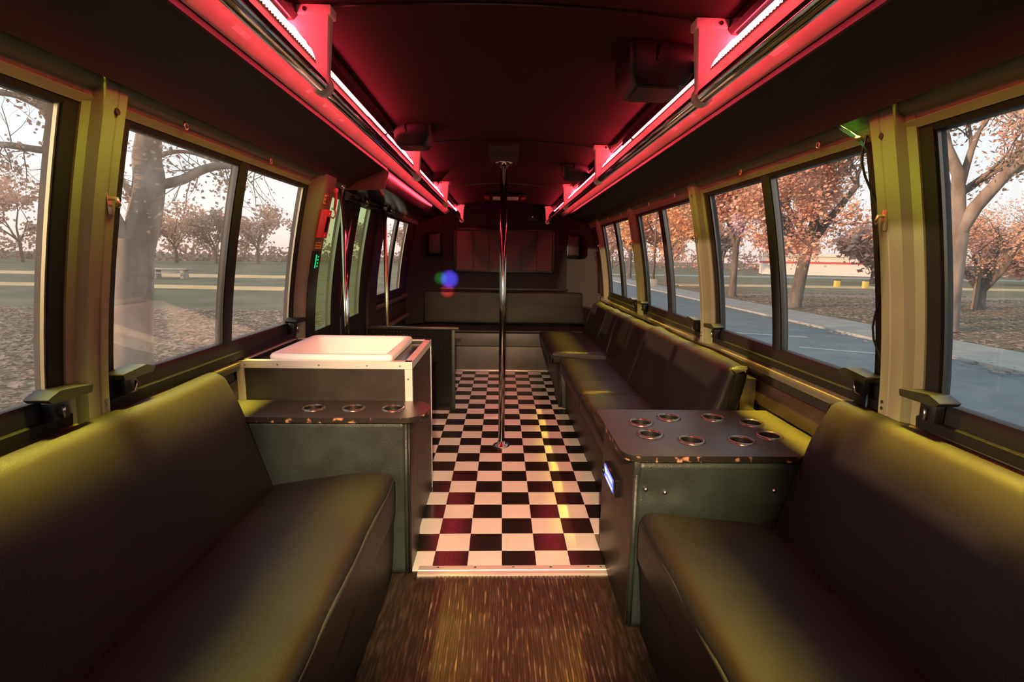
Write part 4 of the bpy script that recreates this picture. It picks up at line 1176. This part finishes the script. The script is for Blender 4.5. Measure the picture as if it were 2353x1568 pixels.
# the sycamore on the park side, limbs laid out as in the view
def sycamore():
    rn = random.Random(5)
    bx_, by_ = -6.40, 9.23
    t = thing('tree', 'thick pale sycamore trunk forking outside the park side window', 'tree', (bx_, by_, G))
    br = []; tips = []
    # coordinates: sideways u (to the right in view), depth v, height z above the ground
    ax = Vector((0.83, 0.56, 0)); dp = Vector((-0.56, 0.83, 0))
    def W(u, v, z): return Vector((bx_, by_, G)) + ax*u + dp*v + Vector((0, 0, z))
    def limb(pts, r0, r1, lev=9):
        P_ = []; Rr = []
        n = len(pts)
        Q = [W(*p) for p in pts]
        for i in range(n-1):
            for k in range(4):
                tt = k/4
                a, b, c_, d = Q[max(0, i-1)], Q[i], Q[i+1], Q[min(n-1, i+2)]
                P_.append(0.5*((2*b)+(c_-a)*tt+(2*a-5*b+4*c_-d)*tt*tt+(3*b-a-3*c_+d)*tt**3))
                f = (i+tt)/(n-1); Rr.append((r0*(1-f)+r1*f)*(1+0.05*math.sin(7*f+r0*40)))
        P_.append(Q[-1]); Rr.append(r1)
        br.append((P_, Rr, lev))
        return P_
    limb([(-0.08, 0, -0.3), (-0.05, 0, 0.1), (0.0, 0, 0.7), (0.043, 0, 1.307), (0.085, 0.02, 1.75)], 0.36, 0.31)
    limb([(0.085, 0.02, 1.6), (0.10, 0.02, 1.9), (0.14, 0.03, 2.25)], 0.315, 0.33)
    m1 = limb([(0.15, 0.03, 1.98), (0.30, 0.05, 2.497), (0.385, 0.08, 2.865), (0.46, 0.1, 3.305), (0.455, 0.12, 3.661), (0.51, 0.15, 4.021), (0.552, 0.2, 4.6), (0.66, 0.3, 5.4), (0.7, 0.5, 8.0)], 0.285, 0.14)
    m2 = limb([(0.10, 0.0, 1.95), (-0.015, -0.03, 2.305), (-0.109, -0.05, 2.588), (-0.198, -0.08, 2.90), (-0.347, -0.1, 3.336), (-0.555, -0.1, 3.749), (-0.852, -0.15, 4.444), (-1.2, -0.2, 5.2), (-1.9, -0.2, 6.6)], 0.165, 0.09)
    m3 = limb([(0.40, 0.1, 3.16), (0.685, 0.05, 3.231), (0.95, 0.0, 3.33), (1.194, -0.03, 3.489), (1.441, -0.05, 3.591), (1.8, -0.05, 3.645), (2.4, -0.05, 3.62)], 0.10, 0.05)
    m4 = limb([(0.25, 0.08, 2.95), (0.166, 0.1, 3.07), (0.054, 0.15, 3.287), (-0.077, 0.2, 3.385), (-0.4, 0.3, 3.50)], 0.07, 0.03)
    m5 = limb([(-0.36, -0.1, 3.36), (-0.675, 0.0, 3.588), (-0.933, 0.05, 3.6), (-1.228, 0.1, 3.63), (-1.47, 0.15, 3.64), (-2.2, 0.2, 3.72)], 0.07, 0.035)
    m6 = limb([(0.40, 0.12, 3.55), (0.724, 0.2, 3.76), (0.987, 0.3, 3.844), (1.25, 0.35, 3.825), (1.7, 0.4, 3.7)], 0.05, 0.02)
    m7 = limb([(-0.72, -0.12, 4.16), (-1.06, -0.1, 4.325), (-1.39, -0.05, 4.345), (-1.9, 0.0, 4.36)], 0.055, 0.03)
    for P_, r in ((m1[22:], 0.04), (m2[18:], 0.03), (m3[8:], 0.022), (m4[8:], 0.018), (m5[6:], 0.02), (m6[6:], 0.016), (m7[4:], 0.02)):
        for p in P_[::2]:
            for k in range(2 if r < 0.03 else 1):
                d = Vector((rn.gauss(0, 1), rn.gauss(0, 1), rn.gauss(-0.15, 0.7))).normalized()
                grow(rn, p, d, rn.uniform(0.35, 0.8), r*0.5, 2, br, tips, droop=0.05, kids=(2, 3), spread=0.8)
    tree_mesh(t, br, tips, 'bark_pale', 'leaf_brown', 1300, 0.036, rn, 0.08)
sycamore()

g1 = 'street trees beyond the sidewalk'
tree('tall pale sycamore with rusty leaves by the sidewalk in the nearest window', 13.85, 15.8, 12.0, 0.34, 'bark_pale', 'leaf_rust', 16000, 0.075, 3, g1, trunk=0.26, spread=0.7)
tree('low bushy tree with many stems behind the tall sycamore', 22.2, 23.6, 6.2, 0.26, 'bark_dark', 'leaf_orange', 8000, 0.06, 8, g1, trunk=0.16, spread=1.1, jitter=0.3)
tree('orange tree with leaning trunk in the wider pane behind the console', 13.2, 23.2, 10.5, 0.29, 'bark_dark', 'leaf_orange', 26000, 0.085, 12, g1, trunk=0.27, spread=0.95, lean=(0.10, -0.05))
tree('slim orange tree in the narrower pane behind the console', 13.2, 29.6, 9.5, 0.20, 'bark_dark', 'leaf_orange', 22000, 0.10, 15, g1, trunk=0.30, spread=0.85)
tree('brightest golden orange tree seen through the third window', 13.0, 41.0, 10.0, 0.20, 'bark_dark', 'leaf_gold', 18000, 0.13, 17, g1, trunk=0.25, spread=0.9)
tree('small bare reddish tree left of the golden tree', 13.4, 55.0, 11.0, 0.22, 'bark_dark', 'leaf_rust', 5000, 0.18, 19, g1, trunk=0.25)
tree('bare tree seen through the last road side window', 12.6, 70.0, 12.0, 0.24, 'bark_dark', 'leaf_brown', 5000, 0.2, 21, g1, trunk=0.25)
tree('grey tree farthest along the road', 13.2, 90.0, 13.0, 0.26, 'bark_dark', 'leaf_brown', 5000, 0.24, 23, g1, trunk=0.25)
g2 = 'far trees beyond the street lawn'
rr = random.Random(4)
names = ['first', 'second', 'third', 'fourth', 'fifth', 'sixth', 'seventh', 'eighth', 'ninth', 'tenth', 'eleventh', 'twelfth', 'thirteenth', 'fourteenth']
far_r = [(30, 92), (44, 104), (58, 100), (66, 84), (78, 82), (90, 78), (100, 72), (36, 50), (54, 52), (22, 105), (12, 120), (2, 130)]
for k, (x, y) in enumerate(far_r):
    tree('hazy far autumn tree, %s along the road side skyline' % names[k], x, y, rr.uniform(9, 13) if y > 60 else rr.uniform(6, 8), 0.22, 'bark_dark', rr.choice(['leaf_orange', 'leaf_rust', 'leaf_brown']), 2600, 0.30, 40+k, g2, trunk=0.18, lev=3, jitter=0.5)
g3 = 'far trees beyond the park'
far_l = [(-54.5, 91, 'leaf_orange', 12), (-47.5, 90, 'leaf_brown', 11), (-41.5, 92, 'leaf_rust', 12), (-35, 100, 'leaf_rust', 11), (-70, 80, 'leaf_rust', 15), (-80, 78, 'leaf_rust', 14), (-62, 88, 'leaf_rust', 9), (-26, 105, 'leaf_brown', 10), (-18, 110, 'leaf_orange', 11), (-76, 96, 'leaf_brown', 9), (-9, 118, 'leaf_brown', 12), (-52, 60, 'leaf_rust', 8)]
for k, (x, y, lf, h) in enumerate(far_l):
    if k == 11: continue
    tree('hazy far autumn tree, %s across the park' % names[k], x, y, h, 0.24, 'bark_dark', lf, 2000, 0.26, 60+k, g3, trunk=0.2, lev=3, jitter=0.45)
# low hedge lines far away
def hedge(label, pts, h, m, seed):
    rn = random.Random(seed); vs = []; fs_ = []
    for (x0, y0), (x1, y1) in zip(pts[:-1], pts[1:]):
        for k in range(1400):
            f = rn.random(); c_ = Vector((x0+(x1-x0)*f+rn.gauss(0, 1.0), y0+(y1-y0)*f+rn.gauss(0, 1.0), G+h*rn.random()**1.3*(0.75+0.25*math.sin(f*17+x0))))
            u = Vector((rn.gauss(0, 1), rn.gauss(0, 1), rn.gauss(0, 1))).normalized(); v = u.orthogonal().normalized(); s_ = rn.uniform(0.2, 0.55)
            o = len(vs); vs += [c_-u*s_, c_+v*s_*0.7, c_+u*s_, c_-v*s_*0.7]; fs_.append((o, o+1, o+2, o+3))
    return tag(MB().add(vs, fs_).build('treeline', m, None, fix=False), label, 'treeline', kind='stuff')
hedge('low brown brush line at the far side of the park', [(-170, 60), (-130, 85), (-95, 102), (-60, 112), (-30, 122), (0, 132)], 4.5, 'leaf_brown', 1)
hedge('far rusty brush line across the road side lawn', [(14, 140), (40, 120), (70, 105), (100, 92), (130, 74), (150, 50)], 6.0, 'leaf_rust', 2)

tb = thing('park_table', 'pale low picnic table on the park lawn past the sycamore', 'table', (-24.6, 40.2, G))
box('table_top', 'concrete', -26.0, -23.2, 39.8, 40.6, G+0.66, G+0.76, tb, 0.02)
for xx in (-25.6, -23.6): box('leg', 'concrete', xx-0.15, xx+0.15, 39.9, 40.5, G, G+0.66, tb, 0.02)
for yy in (39.3, 41.1): box('bench_board', 'concrete', -26.0, -23.2, yy-0.15, yy+0.15, G+0.40, G+0.46, tb, 0.02)
# long white building with a red stripe
bl = thing('building', 'long low white building with a red stripe across the lawn', 'building', (50, 76, G))
def bpt(f, z): return (40+22*f, 80-9*f, z)
for nm, m, z0, z1, dd in (('wall', 'white_siding', G, 2.0, 0), ('stripe', 'red_stripe', 0.95, 1.25, 0.06), ('roof', 'white_siding', 2.0, 2.4, 0.4)):
    a = bpt(0, z0); b = bpt(1, z0)
    MB().rings([[(a[0]-dd*0.4, a[1]-dd, z0), (b[0]+dd*0.4, b[1]-dd, z0), (b[0]+3+dd*.4, b[1]+7+dd, z0), (a[0]+3-dd*.4, a[1]+7+dd, z0)],
                [(a[0]-dd*0.4, a[1]-dd, z1), (b[0]+dd*0.4, b[1]-dd, z1), (b[0]+3+dd*.4, b[1]+7+dd, z1), (a[0]+3-dd*.4, a[1]+7+dd, z1)]]).build(nm, m, bl)
# small shelter posts behind the tall sycamore
sh = thing('rail_fence', 'dark wooden rail on posts behind the tall sycamore', 'fence', (20, 22.5, G))
for x, y in ((18.9, 22.0), (20.3, 22.7), (21.8, 23.4)):
    box('post', 'wood_post', x-0.08, x+0.08, y-0.08, y+0.08, G, 1.15, sh, 0.01)
MB().rings([[(x, y-0.06, 1.05), (x, y+0.06, 1.05), (x, y+0.06, 1.25), (x, y-0.06, 1.25)] for x, y in ((17.5, 21.3), (23.2, 24.0))]).build('top_beam', 'wood_post', sh)
lp = thing('street_lamp', 'slim dark street lamp pole seen through the third window', 'street lamp', (11.2, 38.6, G))
MB().tube([(11.2, 38.6, G), (11.2, 38.6, 6.2)], [0.10, 0.06], 10).build('pole', 'bark_dark', lp, 'all')
box('base', 'concrete', 10.95, 11.45, 38.35, 38.85, G, G+0.6, lp, 0.03)
box('lamp_head', 'bark_dark', 10.8, 11.3, 38.45, 38.75, 6.15, 6.3, lp, 0.03)
for k, (x, y) in enumerate(((27.0, 41.5), (29.0, 41.0))):
    t = thing('yellow_marker', ['small yellow marker box on the lawn, beside the mullion', 'small yellow marker box on the lawn, farther from the mullion'][k], 'marker', (x, y, G))
    box('body', 'yellow_label', x-0.2, x+0.2, y-0.15, y+0.15, G, G+0.6, t, 0.03)
    box('cap', 'dark_print', x-0.22, x+0.22, y-0.17, y+0.17, G+0.6, G+0.66, t, 0.01)
